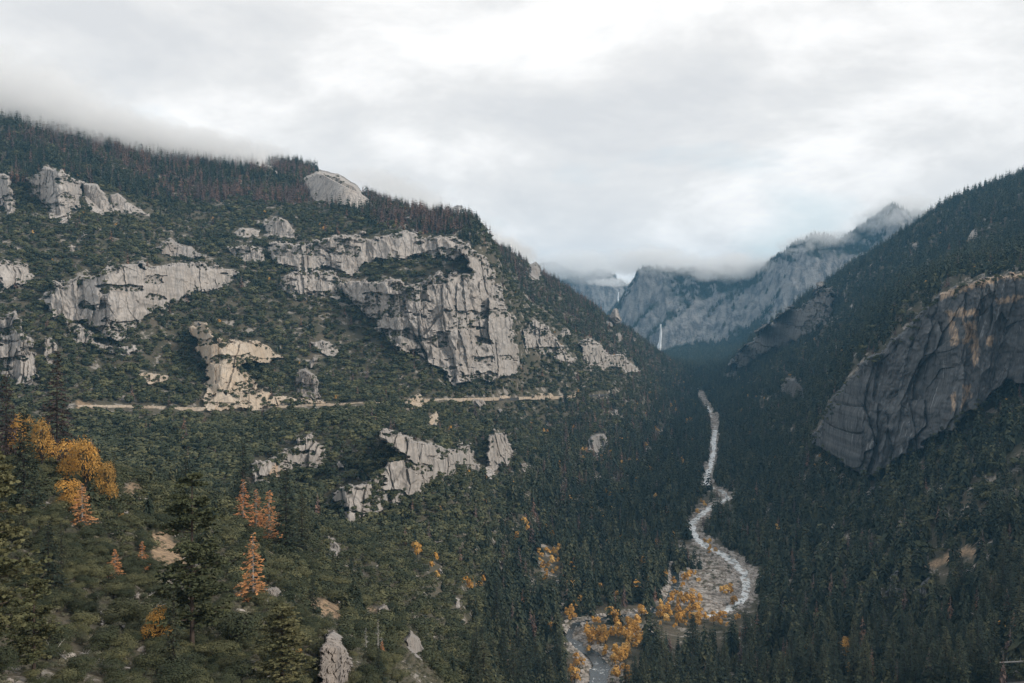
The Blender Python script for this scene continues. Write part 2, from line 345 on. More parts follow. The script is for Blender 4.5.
def cliff(name, label, cat, poly, m, k=.22, relief=9., step=.7, holes=.3, seed=1, ragged=4., tilt=0., scars=(), lean=0., group=None, back=26., cell=30., fwd=0., asp=4.6):
    poly = np.asarray(poly, float); x0, y0 = poly.min(0)-6; x1, y1 = poly.max(0)+6
    xs = np.arange(x0, x1, step); ys = np.arange(y0, y1, step); X, Yp = np.meshgrid(xs, ys)
    d = poly_dist(poly, X, Yp)+fbm(X/14., Yp/10., seed*13+1, 5, .62)*ragged
    hole = fbm(X/22., Yp/9., seed*13+5, 4)
    hd = sstep(.30-.35*holes, .38-.35*holes, hole)*(d > 2)*(holes > 0)
    e = sstep(-.6, 2.2, d)
    # foot of the rock in each bearing, smoothed
    Yt = yvis_s(X, Yp)
    py_b = np.full(len(xs), np.nan)
    for i in range(len(xs)):
        w = np.where(d[:,i] > 0)[0]
        if len(w): py_b[i] = ys[w[-1]]
    ok = ~np.isnan(py_b)
    if ok.sum() < 3: return None
    py_b = np.interp(xs, xs[ok], py_b[ok]); kk = max(3, int(26/step)); ker = np.hanning(kk*2+1); ker /= ker.sum()
    py_b = np.convolve(np.pad(py_b, kk, 'edge'), ker, 'valid')
    Yb = yvis_s(xs, py_b); Yb = np.convolve(np.pad(Yb, kk, 'edge'), ker, 'valid')
    zb = (HY-py_b)*Yb/F
    a = (HY-Yp)/F
    Yb = Yb-fwd; zb = (HY-py_b)*Yb/F
    kx = k+tilt*(X-x0)/(x1-x0)
    Yf = (Yb-kx*zb)/(1-kx*a)
    Yf = np.minimum(Yf, Yt-3)
    Yf = np.maximum(Yf, Yt*.78)
    wx = (X-HX)*Yf/F; wz = a*Yf; wxs = wx+lean*wz
    s = max(.12, float(Yf.mean())/1500.)
    wxw = wxs+fbm(wx/60., wz/90., seed+6, 2)*6*s+fbm(wx/9., wz/9., seed+8, 2)*1.2*s; wzw = wz+fbm(wx/50., wz/50., seed+7, 3)*7*s; jn = sstep(-.15, .35, fbm(wx/70., wz/70., seed+12, 3))
    ca, ga, ia = cells(wxw/(cell*s), wzw/(cell*asp*s), seed+20)
    cb, gb_, ib = cells(wxw/(cell*.34*s), wzw/(cell*asp*.33*s), seed+40)
    q = (fbm(wxs/38., wz/170., seed+1, 4)*.9+ridged((wxs+wz*.9)/30., (wz-wxs*.5)/50., seed+5, 2)*.2+fbm(wxs/7., wz/12., seed+3, 3)*.22
         +ca*1.2+cb*.62-sstep(.07, .0, ga)*.42*jn-sstep(.09, .0, gb_)*.22*(ib > .5)*jn+fbm(wxs/3.2, wz/7., seed+14, 2)*.10)
    Yf = Yf-relief*q+hd*relief*.7
    if relief > 7 and len(label.split()) > 3 and ('dark' in name or rng.random() < 2):
        ii = np.arange(0, len(xs), max(1, int((3.2 if 'dark' in name else 7)/step))); ii = ii[ok[ii]]; ii = ii[rng.random(len(ii)) < (.9 if 'dark' in name else .45)]
        for i_ in np.r_[ii, ii] if 'dark' in name else ii:
            pb_ = py_b[i_]+rng.uniform(1.5, 5.); Yq = float(yvis_s(np.array([xs[i_]]), np.array([pb_]))[0]); EDGE.append(((xs[i_]-HX)*Yq/F, Yq, (HY-pb_)*Yq/F, xs[i_], pb_))
    fr = np.where((d > .3) & (d < 7) & (rng.random(d.shape) < .085*step**2*(1.6-.15*d)*(fbm(X/16., Yp/16., seed+31, 3) > -.12)))
    if relief > 2.5: LEDGES.append(np.stack([((X-HX)*Yf/F)[fr], Yf[fr]-1, (a*Yf)[fr]-2.5], 1))
    if holes > 0:
        w_ = np.where((hd > .5) & (e > .9)); sel = rng.random(len(w_[0])) < .2*step**2
        LEDGES.append(np.stack([((X-HX)*Yf/F)[w_][sel], Yf[w_][sel]-1, (a*Yf)[w_][sel]-1.5], 1))
    Yw = np.where(e > 0, Yf*e+(Yt+back)*(1-e), Yt+back)
    Vv = np.stack([(X-HX)*Yw/F, Yw, a*Yw], -1).reshape(-1, 3)
    kq = (d > -2.2); keep = kq[:-1,:-1] & kq[1:,:-1] & kq[:-1,1:] & kq[1:,1:]
    Q = gridquads(*X.shape, keep=keep)[:, ::-1]
    scar = np.zeros(X.shape)
    for S in scars: scar = np.maximum(scar, sstep(-1.2, 2.0, poly_dist(S, X, Yp)+fbm(X/3., Yp/9., seed+9, 4, .65)*4.5))
    Vc, Qc, u = compact(Vv, Q)
    o = mesh_obj(name, Vc, quads=Qc, mats=[m], attrs={'scar': scar.ravel()[u]}, smooth=False)
    tag(o, label, cat, group)
    e = e*(hd < .5)
    ix = np.round(X[e > .4]+60-.5).astype(int); iy = np.round(Yp[e > .4]-.5).astype(int)
    g_ = (ix >= 0) & (ix < CLIFFMASK.shape[1]) & (iy >= 0) & (iy < 683); CLIFFMASK[iy[g_], ix[g_]] = True
    return o
G, GB, GD, GL = M['granite'], M['granite_buff'], M['granite_dark'], M['granite_ledge']
CL = [
 ('granite_cliff','huge pale granite buttress with a rounded right edge, above the road','cliff',[(412,362),(394,346),(374,326),(352,304),(338,292),(334,279),(372,277),(416,286),(440,276),(470,271),(466,258),(452,248),(468,242),(484,258),(498,286),(511,322),(520,352),(518,374),(502,378),(482,379),(466,384),(454,388),(446,374),(428,364),(408,346)],G,.16,17,.6,.62,3),
 ('granite_cliff','long pale cliff band just under the left skyline, ending at the buttress','cliff',[(262,250),(275,240),(305,243),(332,234),(372,234),(410,232),(440,236),(462,240),(470,256),(455,262),(430,256),(400,260),(376,262),(352,276),(330,268),(300,272),(272,266)],G,.22,10,.6,.6,11),
 ('granite_cliff','broken pale cliff with tall columns in the middle of the left slope','cliff',[(40,300),(54,284),(80,278),(100,276),(106,264),(150,264),(182,262),(216,264),(236,274),(228,288),(196,294),(176,304),(150,316),(138,332),(120,344),(98,336),(82,322),(56,318)],G,.2,13,.6,.5,5),
 ('granite_cliff','pale split cliff among dark trees high on the left slope','cliff',[(28,178),(44,168),(62,170),(84,182),(84,198),(76,212),(66,222),(50,226),(44,206),(34,196)],G,.3,9,.55,.5,6),
 ('granite_slab','smooth tilted granite slab right of the high split cliff','rock slab',[(80,181),(98,184),(112,204),(116,216),(100,215),(88,210)],G,.45,4,.55,0,7),
 ('granite_slab','low wedge of bare granite beside a yellow-green thicket on the left slope','rock slab',[(110,196),(118,193),(130,203),(152,213),(150,217),(128,215),(112,212)],G,.5,4,.55,0,8),
 ('granite_cliff','pale cliff cut by the left picture edge, the higher of two','cliff',[(-50,176),(-10,170),(12,174),(14,196),(18,216),(6,218),(-4,206),(-40,214)],G,.3,8,.6,.2,9),
 ('granite_cliff','cliff of slanting pale plates at the left picture edge, above orange leaves','cliff',[(-50,318),(-6,312),(14,312),(22,330),(32,340),(38,364),(34,388),(20,390),(8,384),(-6,372),(-50,392)],G,.25,11,.6,.2,10),
 ('rock_outcrop','small pale outcrop between the slanting plates and the column cliff','rock outcrop',[(44,338),(50,334),(58,346),(54,366),(46,372),(42,356)],G,.3,6,.55,0,12),
 ('granite_cliff','narrow broken cliff above the slanting plates at the left edge','cliff',[(-50,262),(4,258),(24,262),(36,274),(34,286),(14,284),(2,296),(-50,300)],G,.3,9,.6,.6,51),
 ('granite_cliff','lower band of buff-grey rock between the column cliff and the great buttress','cliff',[(278,276),(300,272),(330,274),(340,284),(352,296),(338,302),(318,296),(296,300),(282,292)],G,.3,8,.55,.7,52),
 ('granite_cliff','row of broken pale rocks in the trees under the column cliff','cliff',[(60,322),(78,326),(96,338),(120,346),(136,342),(142,352),(118,356),(92,348),(70,340)],G,.35,7,.55,.7,53),
 ('granite_cliff','fractured pale steps between the rounded knob and the column cliff','cliff',[(226,246),(244,244),(262,250),(268,262),(250,266),(236,262)],G,.35,7,.55,.6,54),
 ('granite_cliff','patchy ledges of rock on the scrubby slope above the column cliff','cliff',[(150,246),(170,240),(192,246),(206,256),(190,260),(166,258)],GL,.5,6,.55,.8,55),
 ('rock_outcrop','broad bleached ledge below the buff ledges, just above the road wall','rock outcrop',[(200,398),(224,392),(262,392),(300,398),(330,400),(328,406),(262,408),(206,412)],GB,.6,3,.5,.3,56),
 ('granite_column','tall pale rock column standing proud of the column cliff','rock column',[(103,272),(118,267),(137,272),(141,298),(138,332),(124,338),(109,331),(105,300)],G,.08,8,.55,0,57),
 ('granite_dome','bald rounded granite dome on the left skyline below the cloud','granite dome',[(302,178),(318,172),(338,175),(354,185),(366,197),(374,207),(360,211),(336,208),(318,205),(304,192)],G,1.2,2.7,.5,0,13),
 ('granite_slab','small rock face in the trees left of the skyline dome','rock slab',[(252,158),(264,160),(276,168),(282,176),(270,175),(258,170)],G,.5,3,.5,0,14),
 ('rock_outcrop','rounded granite knob just above the long cliff band','rock outcrop',[(262,226),(276,218),(288,220),(298,234),(296,240),(270,238)],G,.4,5,.5,0,15),
 ('rock_outcrop','low pale step left of the rounded knob on the upper slope','rock outcrop',[(232,232),(248,226),(262,230),(258,238),(238,240)],G,.5,4,.5,.2,16),
 ('rock_outcrop','broken buff ledges stepping down to the road wall','rock outcrop',[(192,330),(206,324),(214,336),(234,340),(258,342),(272,350),(286,358),(270,364),(244,366),(252,378),(262,384),(250,398),(232,402),(208,410),(200,398),(206,378),(204,360),(194,346)],GB,.7,7,.55,.6,17),
 ('rock_outcrop','grey slanting slab on the slope right of the buff ledges','rock outcrop',[(310,342),(322,338),(336,344),(343,356),(330,359),(316,352)],G,.5,5,.55,0,18),
 ('rock_outcrop','dark grey rubbly outcrop just above the road, right of the buff ledges','rock outcrop',[(296,372),(306,366),(318,380),(322,398),(306,404),(296,392)],GL,.5,6,.55,.2,19),
 ('rock_outcrop','small bleached ledge in the oaks left of the buff ledges','rock outcrop',[(136,374),(150,372),(170,374),(168,384),(148,386)],GB,.6,4,.55,.2,20),
 ('granite_cliff','broad fluted pale cliff in the middle of the slope, below the road','cliff',[(332,492),(346,484),(364,482),(384,466),(396,452),(380,436),(382,426),(396,434),(420,440),(440,446),(456,446),(470,444),(480,462),(480,474),(464,474),(446,476),(432,486),(418,496),(396,506),(372,516),(352,530),(336,526),(344,510),(330,504)],G,.2,10,.5,.5,21),
 ('granite_cliff','weathered cliff with buff stains left of the broad fluted cliff','cliff',[(252,470),(258,458),(276,456),(292,448),(300,432),(312,430),(320,446),(330,452),(326,466),(312,472),(300,468),(284,476),(264,486),(254,482)],G,.25,9,.5,.55,22,[(268,470),(276,462),(284,474),(270,484)]),
 ('rock_outcrop','rounded pale rock tower right of the broad fluted cliff','rock outcrop',[(484,460),(486,440),(494,431),(504,432),(512,446),(515,464),(508,472),(500,468),(492,478),(486,474)],G,.25,7,.5,0,23),
 ('rock_outcrop','small grey rock right of the pale rock tower','rock outcrop',[(520,464),(526,462),(530,474),(524,478)],GL,.35,4,.5,0,24),
 ('granite_cliff','jagged pale cliff stepping down behind the great buttress','cliff',[(520,330),(532,322),(544,324),(556,336),(566,350),(578,358),(574,366),(558,362),(546,354),(530,350),(522,344)],G,.3,12,.5,.6,25),
 ('granite_cliff','line of low pale cliffs at the foot of the receding left ridge','cliff',[(578,344),(590,340),(602,342),(612,352),(622,350),(632,366),(646,372),(630,372),(612,368),(596,370),(582,362)],G,.3,12,.5,.65,26),
 ('rock_outcrop','rocky nose on the crest of the receding left ridge','rock outcrop',[(530,266),(536,264),(542,278),(540,284),(530,276)],GL,.35,6,.5,0,27),
 ('rock_outcrop','lone grey outcrop in the dense scrub right of the rock tower','rock outcrop',[(586,440),(596,434),(604,432),(611,444),(608,455),(596,456),(588,452)],GL,.3,6,.5,0,28),
 ('rock_outcrop','pale rock high in the trees where the left ridge meets the valley','rock outcrop',[(614,334),(620,332),(624,342),(618,348)],GL,.4,6,.5,0,29),
 ('dark_cliff','great dark streaked rock wall on the right, with a pale rim','cliff',[(806,446),(820,424),(838,392),(858,366),(884,346),(906,330),(930,306),(938,292),(966,284),(1000,274),(1030,270),(1080,262),(1080,400),(1040,388),(1010,384),(986,400),(962,420),(944,436),(924,446),(904,456),(888,470),(868,480),(850,472),(836,462),(822,452)],GD,.14,17,.6,0,31,[(946,312),(962,308),(980,310),(978,316),(950,319)],[(949,320),(957,320),(957,344),(952,346)],[(962,320),(976,322),(974,340),(964,344)],[(970,346),(977,326),(979,356),(974,368)],[(964,386),(972,382),(970,398),(961,408)],[(986,336),(994,334),(992,346),(986,346)],[(938,292),(966,284),(1000,274),(1030,270),(1080,262),(1080,268),(1030,277),(1000,281),(966,291),(940,300)],[(994,300),(1024,294),(1080,290),(1080,294),(1024,299),(1000,304)],[(951,400),(955,392),(955,410),(951,414)]),
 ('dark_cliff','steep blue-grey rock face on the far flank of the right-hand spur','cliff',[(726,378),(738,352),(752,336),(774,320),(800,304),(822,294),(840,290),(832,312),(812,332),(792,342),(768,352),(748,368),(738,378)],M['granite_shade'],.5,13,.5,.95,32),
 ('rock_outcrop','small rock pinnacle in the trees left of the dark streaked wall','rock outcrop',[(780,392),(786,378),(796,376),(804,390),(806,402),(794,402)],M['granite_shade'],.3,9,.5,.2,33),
 ('rock_outcrop','mossy dark rock step among the conifers at lower right','rock outcrop',[(882,600),(890,574),(900,556),(904,580),(898,612),(886,622)],GD,.25,6,.5,.2,34),
 ('rock_outcrop','dark slanting slab under the bare buff ledge at lower right','rock outcrop',[(910,610),(918,586),(930,576),(934,596),(926,620),(914,620)],GD,.3,5,.5,.2,35),
 ('rock_outcrop','big lichened foreground rock with a white broken top','rock outcrop',[(318,690),(322,660),(326,634),(334,628),(342,640),(350,656),(356,690)],GL,.2,1.2,.5,0,36),
 ('rock_outcrop','grey rock block on the near ridge, left of the foreground oaks','rock outcrop',[(326,540),(334,536),(340,548),(337,558),(328,556)],GL,.2,2.,.5,0,37),
 ('rock_outcrop','pale boulder heap in the brush under the orange tree','rock outcrop',[(262,588),(276,586),(286,596),(282,608),(268,606)],GL,.3,1.,.5,0,38),
 ('rock_outcrop','pile of bleached rocks in the brush at lower left','rock outcrop',[(92,612),(104,608),(124,612),(140,624),(128,628),(104,624)],GL,.9,1.,.5,.2,39),
 ('rock_outcrop','low grey rock step by the near edge of the oak ridge','rock outcrop',[(404,640),(410,630),(418,636),(426,652),(424,662),(412,654)],GL,.3,1.5,.5,0,40),
 ('rock_outcrop','buff rock scar beside the road under the great buttress','rock outcrop',[(402,402),(412,396),(420,393),(427,402),(420,410),(406,412)],GB,.6,4,.5,0,41),
 ('rock_outcrop','small orange-buff slip face below the road scar','rock outcrop',[(428,416),(436,412),(440,420),(434,428),(428,424)],GB,.6,3,.5,0,42),
 ('road_cutting','short buff road cutting right below the great buttress','road cutting',[(486,398),(500,395),(512,394),(512,400),(494,402),(488,401)],GB,.3,3,.45,0,43),
 ('road_cutting','longer ragged buff road cutting further along the road','road cutting',[(530,398),(538,393),(552,393),(556,399),(546,401),(532,401)],GB,.3,3,.45,0,44),
 ('road_cutting','last buff road cutting, ending at a pale rock post','road cutting',[(562,398),(572,396),(573,388),(578,390),(577,398),(566,400)],GB,.3,3,.45,0,45),
 ('road_cutting','far faint road cutting on the receding slope','road cutting',[(602,394),(612,391),(624,390),(622,394),(608,396)],GB,.3,3,.45,0,46),
]
for c in CL:
    name, label, cat, poly, m, k, rel, st, ho, sd = c[:10]
    small = max(np.ptp(np.array(poly)[:,0]), np.ptp(np.array(poly)[:,1])) < 45
    cliff(name, label, cat, poly, m, k, rel, st, ho, sd, ragged=1.6 if name == 'granite_dome' else 3.2 if small else 14. if 'far flank' in label else 8., scars=c[10:], back=26. if rel > 2.5 else 3., asp=5.5 if name == 'dark_cliff' else 4.6, lean=-.2 if name == 'dark_cliff' else .12, fwd=34. if name == 'dark_cliff' else 9. if name == 'granite_column' else 0., cell=float(np.clip(np.ptp(np.array(poly)[:,0])*.26*(2. if rel<2.5 else 1), 7, 34)) if rel > 2.5 else 3.)

def blob(r, cx, cy, a, b):
    n = r.integers(6, 9); t = np.sort(r.uniform(0, 6.283, n)); q = r.uniform(.6, 1.15, n)
    return np.c_[cx+a*q*np.cos(t), cy+b*q*np.sin(t)]
ro = np.random.default_rng(77)
FIELDS = [((20,235,120,260),9,'in the scrub between the split cliff and the column cliff'),((225,215,330,245),6,'around the rounded knob'),((60,300,150,350),9,'at the foot of the column cliff'),((180,320,340,400),12,'around the buff ledges above the road'),
 ((430,400,500,440),5,'on the slope below the buttress'),((250,430,400,520),9,'in the oaks around the weathered cliff'),((500,300,640,370),12,'along the receding left ridge'),((520,380,660,500),9,'in the scrub between the road and the river'),((380,210,470,245),4,'on the crest behind the buttress'),
 ((400,540,540,640),6,'in the woods left of the river bend'),((900,230,1010,300),6,'in the forest above the dark wall'),((790,270,900,330),7,'high on the shaded right-hand spur'),((870,480,1000,620),7,'among conifers at lower right'),((60,500,320,600),13,'in the brush of the near slope'),((330,560,460,660),6,'on the near oak ridge')]
for (x0, y0, x1, y1), k_, wh in FIELDS:
    for i in range(k_):
        cx_, cy_ = ro.uniform(x0, x1), ro.uniform(y0, y1); a_ = ro.uniform(2.4, 7.5)*(.7+.6*ro.random()); b_ = a_*ro.uniform(.45, 1.3); Yc = float(yvis_s(np.array([cx_]), np.array([cy_]))[0])
        cliff('rock_outcrop', 'small pale rock outcrop '+wh, 'rock outcrop', blob(ro, cx_, cy_, a_, b_), (GD if x0 > 860 and y0 > 400 else GL if ro.random() < .5 else G), .4, np.clip(Yc/1500*4.5, .6, 6), .45, 0, 100+i+int(x0), ragged=2.2, back=8.*Yc/1500, lean=.1, fwd=6.*Yc/1500, cell=float(np.clip(Yc/1500*10, 2, 12)), group='small rock outcrops '+wh)
# ------------------------------------------------------------------ the far wall of the valley
FP = []
def fcol(px, *pairs):
    for py, Y in pairs: FP.append((px, py, Y))
fcol(440, (380,4700),(354,5600),(350,7000),(345,7600),(300,7900),(286,8200),(300,9300))
fcol(540, (380,4700),(354,5600),(350,7000),(345,7600),(300,7900),(283,8200),(300,9300))
fcol(565, (380,4700),(354,5600),(350,7000),(343,7600),(300,7900),(280,8150),(300,9300))
fcol(590, (380,4700),(354,5600),(348,6500),(342,7500),(305,7850),(275,8050),(273,8300),(298,9300))
fcol(608, (380,4700),(354,5600),(346,6000),(342,6500),(338,7500),(300,7850),(270,8050),(300,9300))
fcol(622, (380,4700),(354,5600),(345,5900),(328,6080),(322,6180),(330,6700),(325,7600),(284,7950),(277,8150),(300,9300))
fcol(640, (380,4700),(354,5600),(345,5850),(334,5950),(304,6100),(278,6300),(268,6450),(290,7200),(300,9300))
fcol(660, (380,4700),(356,5500),(351,5730),(326,5800),(318,5980),(292,6180),(272,6380),(267,6500),(300,7600),(320,9300))
fcol(690, (380,4700),(356,5300),(350,5550),(338,5700),(318,5800),(298,6050),(281,6300),(277,6420),(300,7600),(320,9300))
fcol(720, (378,4700),(355,5200),(346,5480),(336,5650),(307,5790),(288,6050),(279,6300),(300,7600),(320,9300))
fcol(750, (375,4600),(352,5000),(340,5400),(328,5600),(292,5740),(278,6000),(271,6300),(300,7600),(320,9300))
fcol(790, (372,4600),(350,4900),(330,5300),(318,5500),(286,5680),(264,5900),(252,6050),(290,7500),(320,9300))
fcol(820, (370,4600),(345,4900),(320,5300),(302,5500),(272,5680),(252,5880),(249,6000),(300,7500),(320,9300))
fcol(845, (365,4600),(340,4900),(310,5300),(284,5500),(252,5700),(241,5850),(300,7000),(320,9300))
fcol(872, (360,4600),(335,4900),(300,5300),(268,5500),(244,5700),(233,5880),(290,7000),(320,9300))
fcol(900, (355,4600),(330,4900),(290,5300),(254,5500),(224,5680),(211,5850),(290,7000),(320,9300))
fcol(930, (355,4600),(330,4900),(290,5300),(256,5500),(234,5700),(226,5850),(290,7000),(320,9300))
fcol(990, (355,4600),(330,4900),(292,5300),(262,5500),(246,5700),(240,5850),(300,7000),(320,9300))
fcol(1120,(355,4600),(330,4900),(292,5300),(262,5500),(246,5700),(240,5850),(300,7000),(320,9300))
FP = np.array(FP, float)
# the walls stand steep: draw their feet and rims together
for b0, b1, Yb in ((0, 615, 7600), (615, 770, 5760), (770, 1200, 5440)):
    q = (FP[:,0] >= b0) & (FP[:,0] < b1) & (FP[:,1] < 330) & (FP[:,2] > Yb) & (FP[:,2] < (8250 if b0 == 0 else 6600)); FP[q,2] = Yb+(FP[q,2]-Yb)*.42
LS_NEAR = LS; LS = 16.
FFIT = rbf_fit(FP, .01)
fpx_, fly_ = np.meshgrid(np.arange(440., 1122., 1.5), np.linspace(math.log(4750), math.log(9300), 620))
fpa = np.arange(430., 1131., 6.); fla = np.linspace(math.log(4700), math.log(9400), 330)
FB = rbf_eval(FFIT, *np.meshgrid(fpa, fla)); LS = LS_NEAR
def far_z(x, Y):
    px = HX+x*F/Y; z = (HY-bil(FB, fpa, fla, px, np.log(Y)))*Y/F
    a = sstep(-240, -120, z)
    n = ridged(x/330., Y/900., 301, 4)*85+fbm(x/420., Y/300., 311, 4)*50+ridged((x+.4*Y)/120., Y/340., 321, 3)*20+fbm(x/40., Y/60., 331, 3)*9
    n = n-44
    tooth = np.maximum(0, fbm(x/75., Y/400., 341, 2))*14*sstep(80, 330, z)
    return z+(n+tooth)*a
fY = np.exp(fly_); fx_ = (fpx_-HX)*fY/F; fz = far_z(fx_, fY)
FGPY = HY-fz*F/fY; FRUN = np.minimum.accumulate(FGPY, axis=0)
def far_mat():
    m, nt, b = mat('far mountain'); n = N(nt); g = n.add('ShaderNodeNewGeometry'); sp = n.add('ShaderNodeSeparateXYZ'); n.link(g.outputs['Normal'], sp.inputs[0])
    p = g.outputs['Position']
    f = n.noise(p, .0042, 5., .6); fl = n.noise(n.pos((.03,.03,.0035)), 1., 5., .62, .4); fn = n.noise(p, .05, 5., .65)
    rock = n.mix(n.rng(fl, .42, .62), (.27,.265,.265,1), (.085,.09,.10,1))
    rock = n.mix(n.math('MULTIPLY', n.rng(fn, .45, .7), .35), rock, (.13,.13,.13,1))
    wood = n.mix(n.rng(fn, .35, .65), (.018,.028,.024,1), (.04,.05,.036,1))
    s = n.math('ADD', sp.outputs[2], n.math('MULTIPLY', n.math('SUBTRACT', f, .5), .9))
    c = n.mix(n.rng(s, .61, .78), rock, wood)
    n.link(c, b.inputs['Base Color']); n.link(n.bump(n.math('ADD', fl, fn), 1., 14.), b.inputs['Normal']); b.inputs['Roughness'].default_value = .95
    return m
fm = mesh_obj('far_mountain', np.stack([fx_, fY, fz], -1).reshape(-1, 3), quads=gridquads(*fx_.shape), mats=[far_mat()], smooth=True)
tag(fm, kind='structure')
# the waterfall: strands of white water dropping from the hanging valley
def waterfall(name, label, px, py0, py1, Y, w0, w1, seed):
    m, nt, b = mat('falling water'); n = N(nt); f = n.noise(n.pos((.3,.3,.02)), 1., 4., .6)
    n.link(n.mix(n.rng(f, .35, .7), (.86,.88,.9,1), (.62,.67,.72,1)), b.inputs['Base Color']); b.inputs['Roughness'].default_value = .5
    R, C = 40, 11; t = np.linspace(0, 1, R)[:,None]; s = np.linspace(-1, 1, C)[None,:]
    z = (HY-(py0+(py1-py0)*t))*Y/F+0*s
    wd = (w0+(w1-w0)*t**1.3)*(1+.3*fbm(t*6+s*0, s*0, seed, 3)); x = (px-HX)*Y/F+s*wd+fbm(t*3, 0*t, seed+1, 2)*4-9*t**2+0*s
    y = Y-10*(1-s**2)-14*t+fbm(s*4+0*t, t*5+0*s, seed+2, 3)*5
    return tag(mesh_obj(name, np.stack([x, y+0*x, z], -1).reshape(-1, 3), quads=gridquads(R, C), mats=[m], smooth=True), label, 'waterfall')
waterfall('waterfall', 'tall white waterfall plunging down the far blue cliff', 660.5, 324, 350.5, 5690, 4, 12, 5)
waterfall('waterfall', 'faint thin waterfall on the hazy cliff behind the left ridge', 618, 292, 316, 7560, 4, 9, 6)
# ------------------------------------------------------------------ trees: shapes
def rand_dirs(r, n):
    v = r.normal(size=(n, 3)); return v/np.linalg.norm(v, axis=1)[:,None]
def tube(p0, p1, r0, r1, k=5):
    p0 = np.array(p0, float); p1 = np.array(p1, float); d = p1-p0; d /= np.linalg.norm(d)
    u = np.cross(d, [0, 0, 1.]) if abs(d[2]) < .9 else np.cross(d, [1., 0, 0]); u /= np.linalg.norm(u); v = np.cross(d, u)
    a = np.arange(k)/k*2*np.pi; c = np.cos(a)[:,None]*u+np.sin(a)[:,None]*v
    V = np.r_[p0+c*r0, p1+c*r1]; i = np.arange(k); j = (i+1) % k
    return V, np.r_[np.c_[i, j, j+k], np.c_[i, j+k, i+k]]
class Tm:
    """a tree shape one unit high: foliage triangles and wood triangles"""
    def __init__(s): s.V = [[], []]; s.T = [[], []]; s.C = [[], []]; s.n = [0, 0]
    def add(s, part, V, T, tint):
        V = np.asarray(V, float); s.V[part].append(V); s.T[part].append(np.asarray(T)+s.n[part]); s.C[part].append(np.broadcast_to(tint, len(V)).astype(float)); s.n[part] += len(V)
    def done(s):
        for p in (0, 1):
            if s.n[p]: s.V[p] = np.concatenate(s.V[p]); s.T[p] = np.concatenate(s.T[p]); s.C[p] = np.concatenate(s.C[p])
            else: s.V[p] = np.zeros((0, 3)); s.T[p] = np.zeros((0, 3), int); s.C[p] = np.zeros(0)
        return s
def kites(base, dirv, side, L, W, sag, r):
    """narrow leaf-like kites: base points, unit directions, unit side vectors"""
    n = len(base); tip = base+dirv*L[:,None]; tip[:,2] -= sag*L
    mid = base+dirv*(L*.55)[:,None]; mid[:,2] -= sag*L*.25
    V = np.stack([base, mid+side*W[:,None], tip, mid-side*W[:,None]], 1).reshape(-1, 3); i = np.arange(n)[:,None]*4
    return V, np.r_[i+[0, 1, 2], i+[0, 2, 3]]
def conifer(seed, nwh, nb, r0=.17, droop=.35, bare=.1, spray=0, gap=0., top=.97, pw=.85, trunk=.013):
    r = np.random.default_rng(seed); t = Tm()
    V, T = tube((0, 0, -.05), (0, 0, .94), trunk, .002, 6 if spray else 4); t.add(1, V, T, r.random())
    hs = np.linspace(bare, top, nwh)
    for h in hs:
        R = r0*((1-h)/(1-bare))**pw*r.uniform(.72, 1.15)+.008; k = max(3, int(round(nb*(.65+.35*(1-h)))))
        a = r.random()*7+np.arange(k)/k*2*np.pi+r.normal(0, .25, k); keep = r.random(k) > gap; a = a[keep]; k = len(a)
        if not k: continue
        d = np.c_[np.cos(a), np.sin(a), r.uniform(-.1, .25, k)+.35*(h-.4)]; L = R*r.uniform(.65, 1.2, k); sd = np.c_[-np.sin(a), np.cos(a), r.normal(0, .3, k)]
        b = np.c_[0*a, 0*a, h+r.normal(0, .012, k)]
        if not spray:
            V, T = kites(b, d, sd, L, L*r.uniform(.28, .42, k)+.006, droop, r); t.add(0, V, T, np.repeat(r.random(k), 4))
        else:
            for q in range(k):
                end = b[q]+d[q]*L[q]; end[2] -= droop*L[q]*.8; V, T = tube(b[q], end, .0028, .0008, 3); t.add(1, V, T, .5)
                m = max(3, int(spray*(.35+.65*L[q]/r0))); s = r.uniform(.25, 1., m); p = b[q]+d[q]*(L[q]*s)[:,None]; p[:,2] -= droop*L[q]*.8*s**1.5
                sg = np.where(np.arange(m) % 2, 1, -1.)[:,None]
                dd = d[q][None]*r.uniform(.4, 1., (m, 1))+sd[q][None]*sg*r.uniform(.3, 1., (m, 1)); dd[:,2] += r.normal(.02, .25, m); dd /= np.linalg.norm(dd, axis=1)[:,None]
                ss = np.cross(dd, rand_dirs(r, m)*.5+[0, 0, 1]); ss /= np.linalg.norm(ss, axis=1)[:,None]
                l = r0*r.uniform(.12, .27, m)*(.55+.45*L[q]/r0)
                V, T = kites(p, dd, ss, l, l*.34, .25, r); t.add(0, V, T, np.repeat(np.clip(r.random()*.6+r.random(m)*.4, 0, 1), 4))
    return t.done()
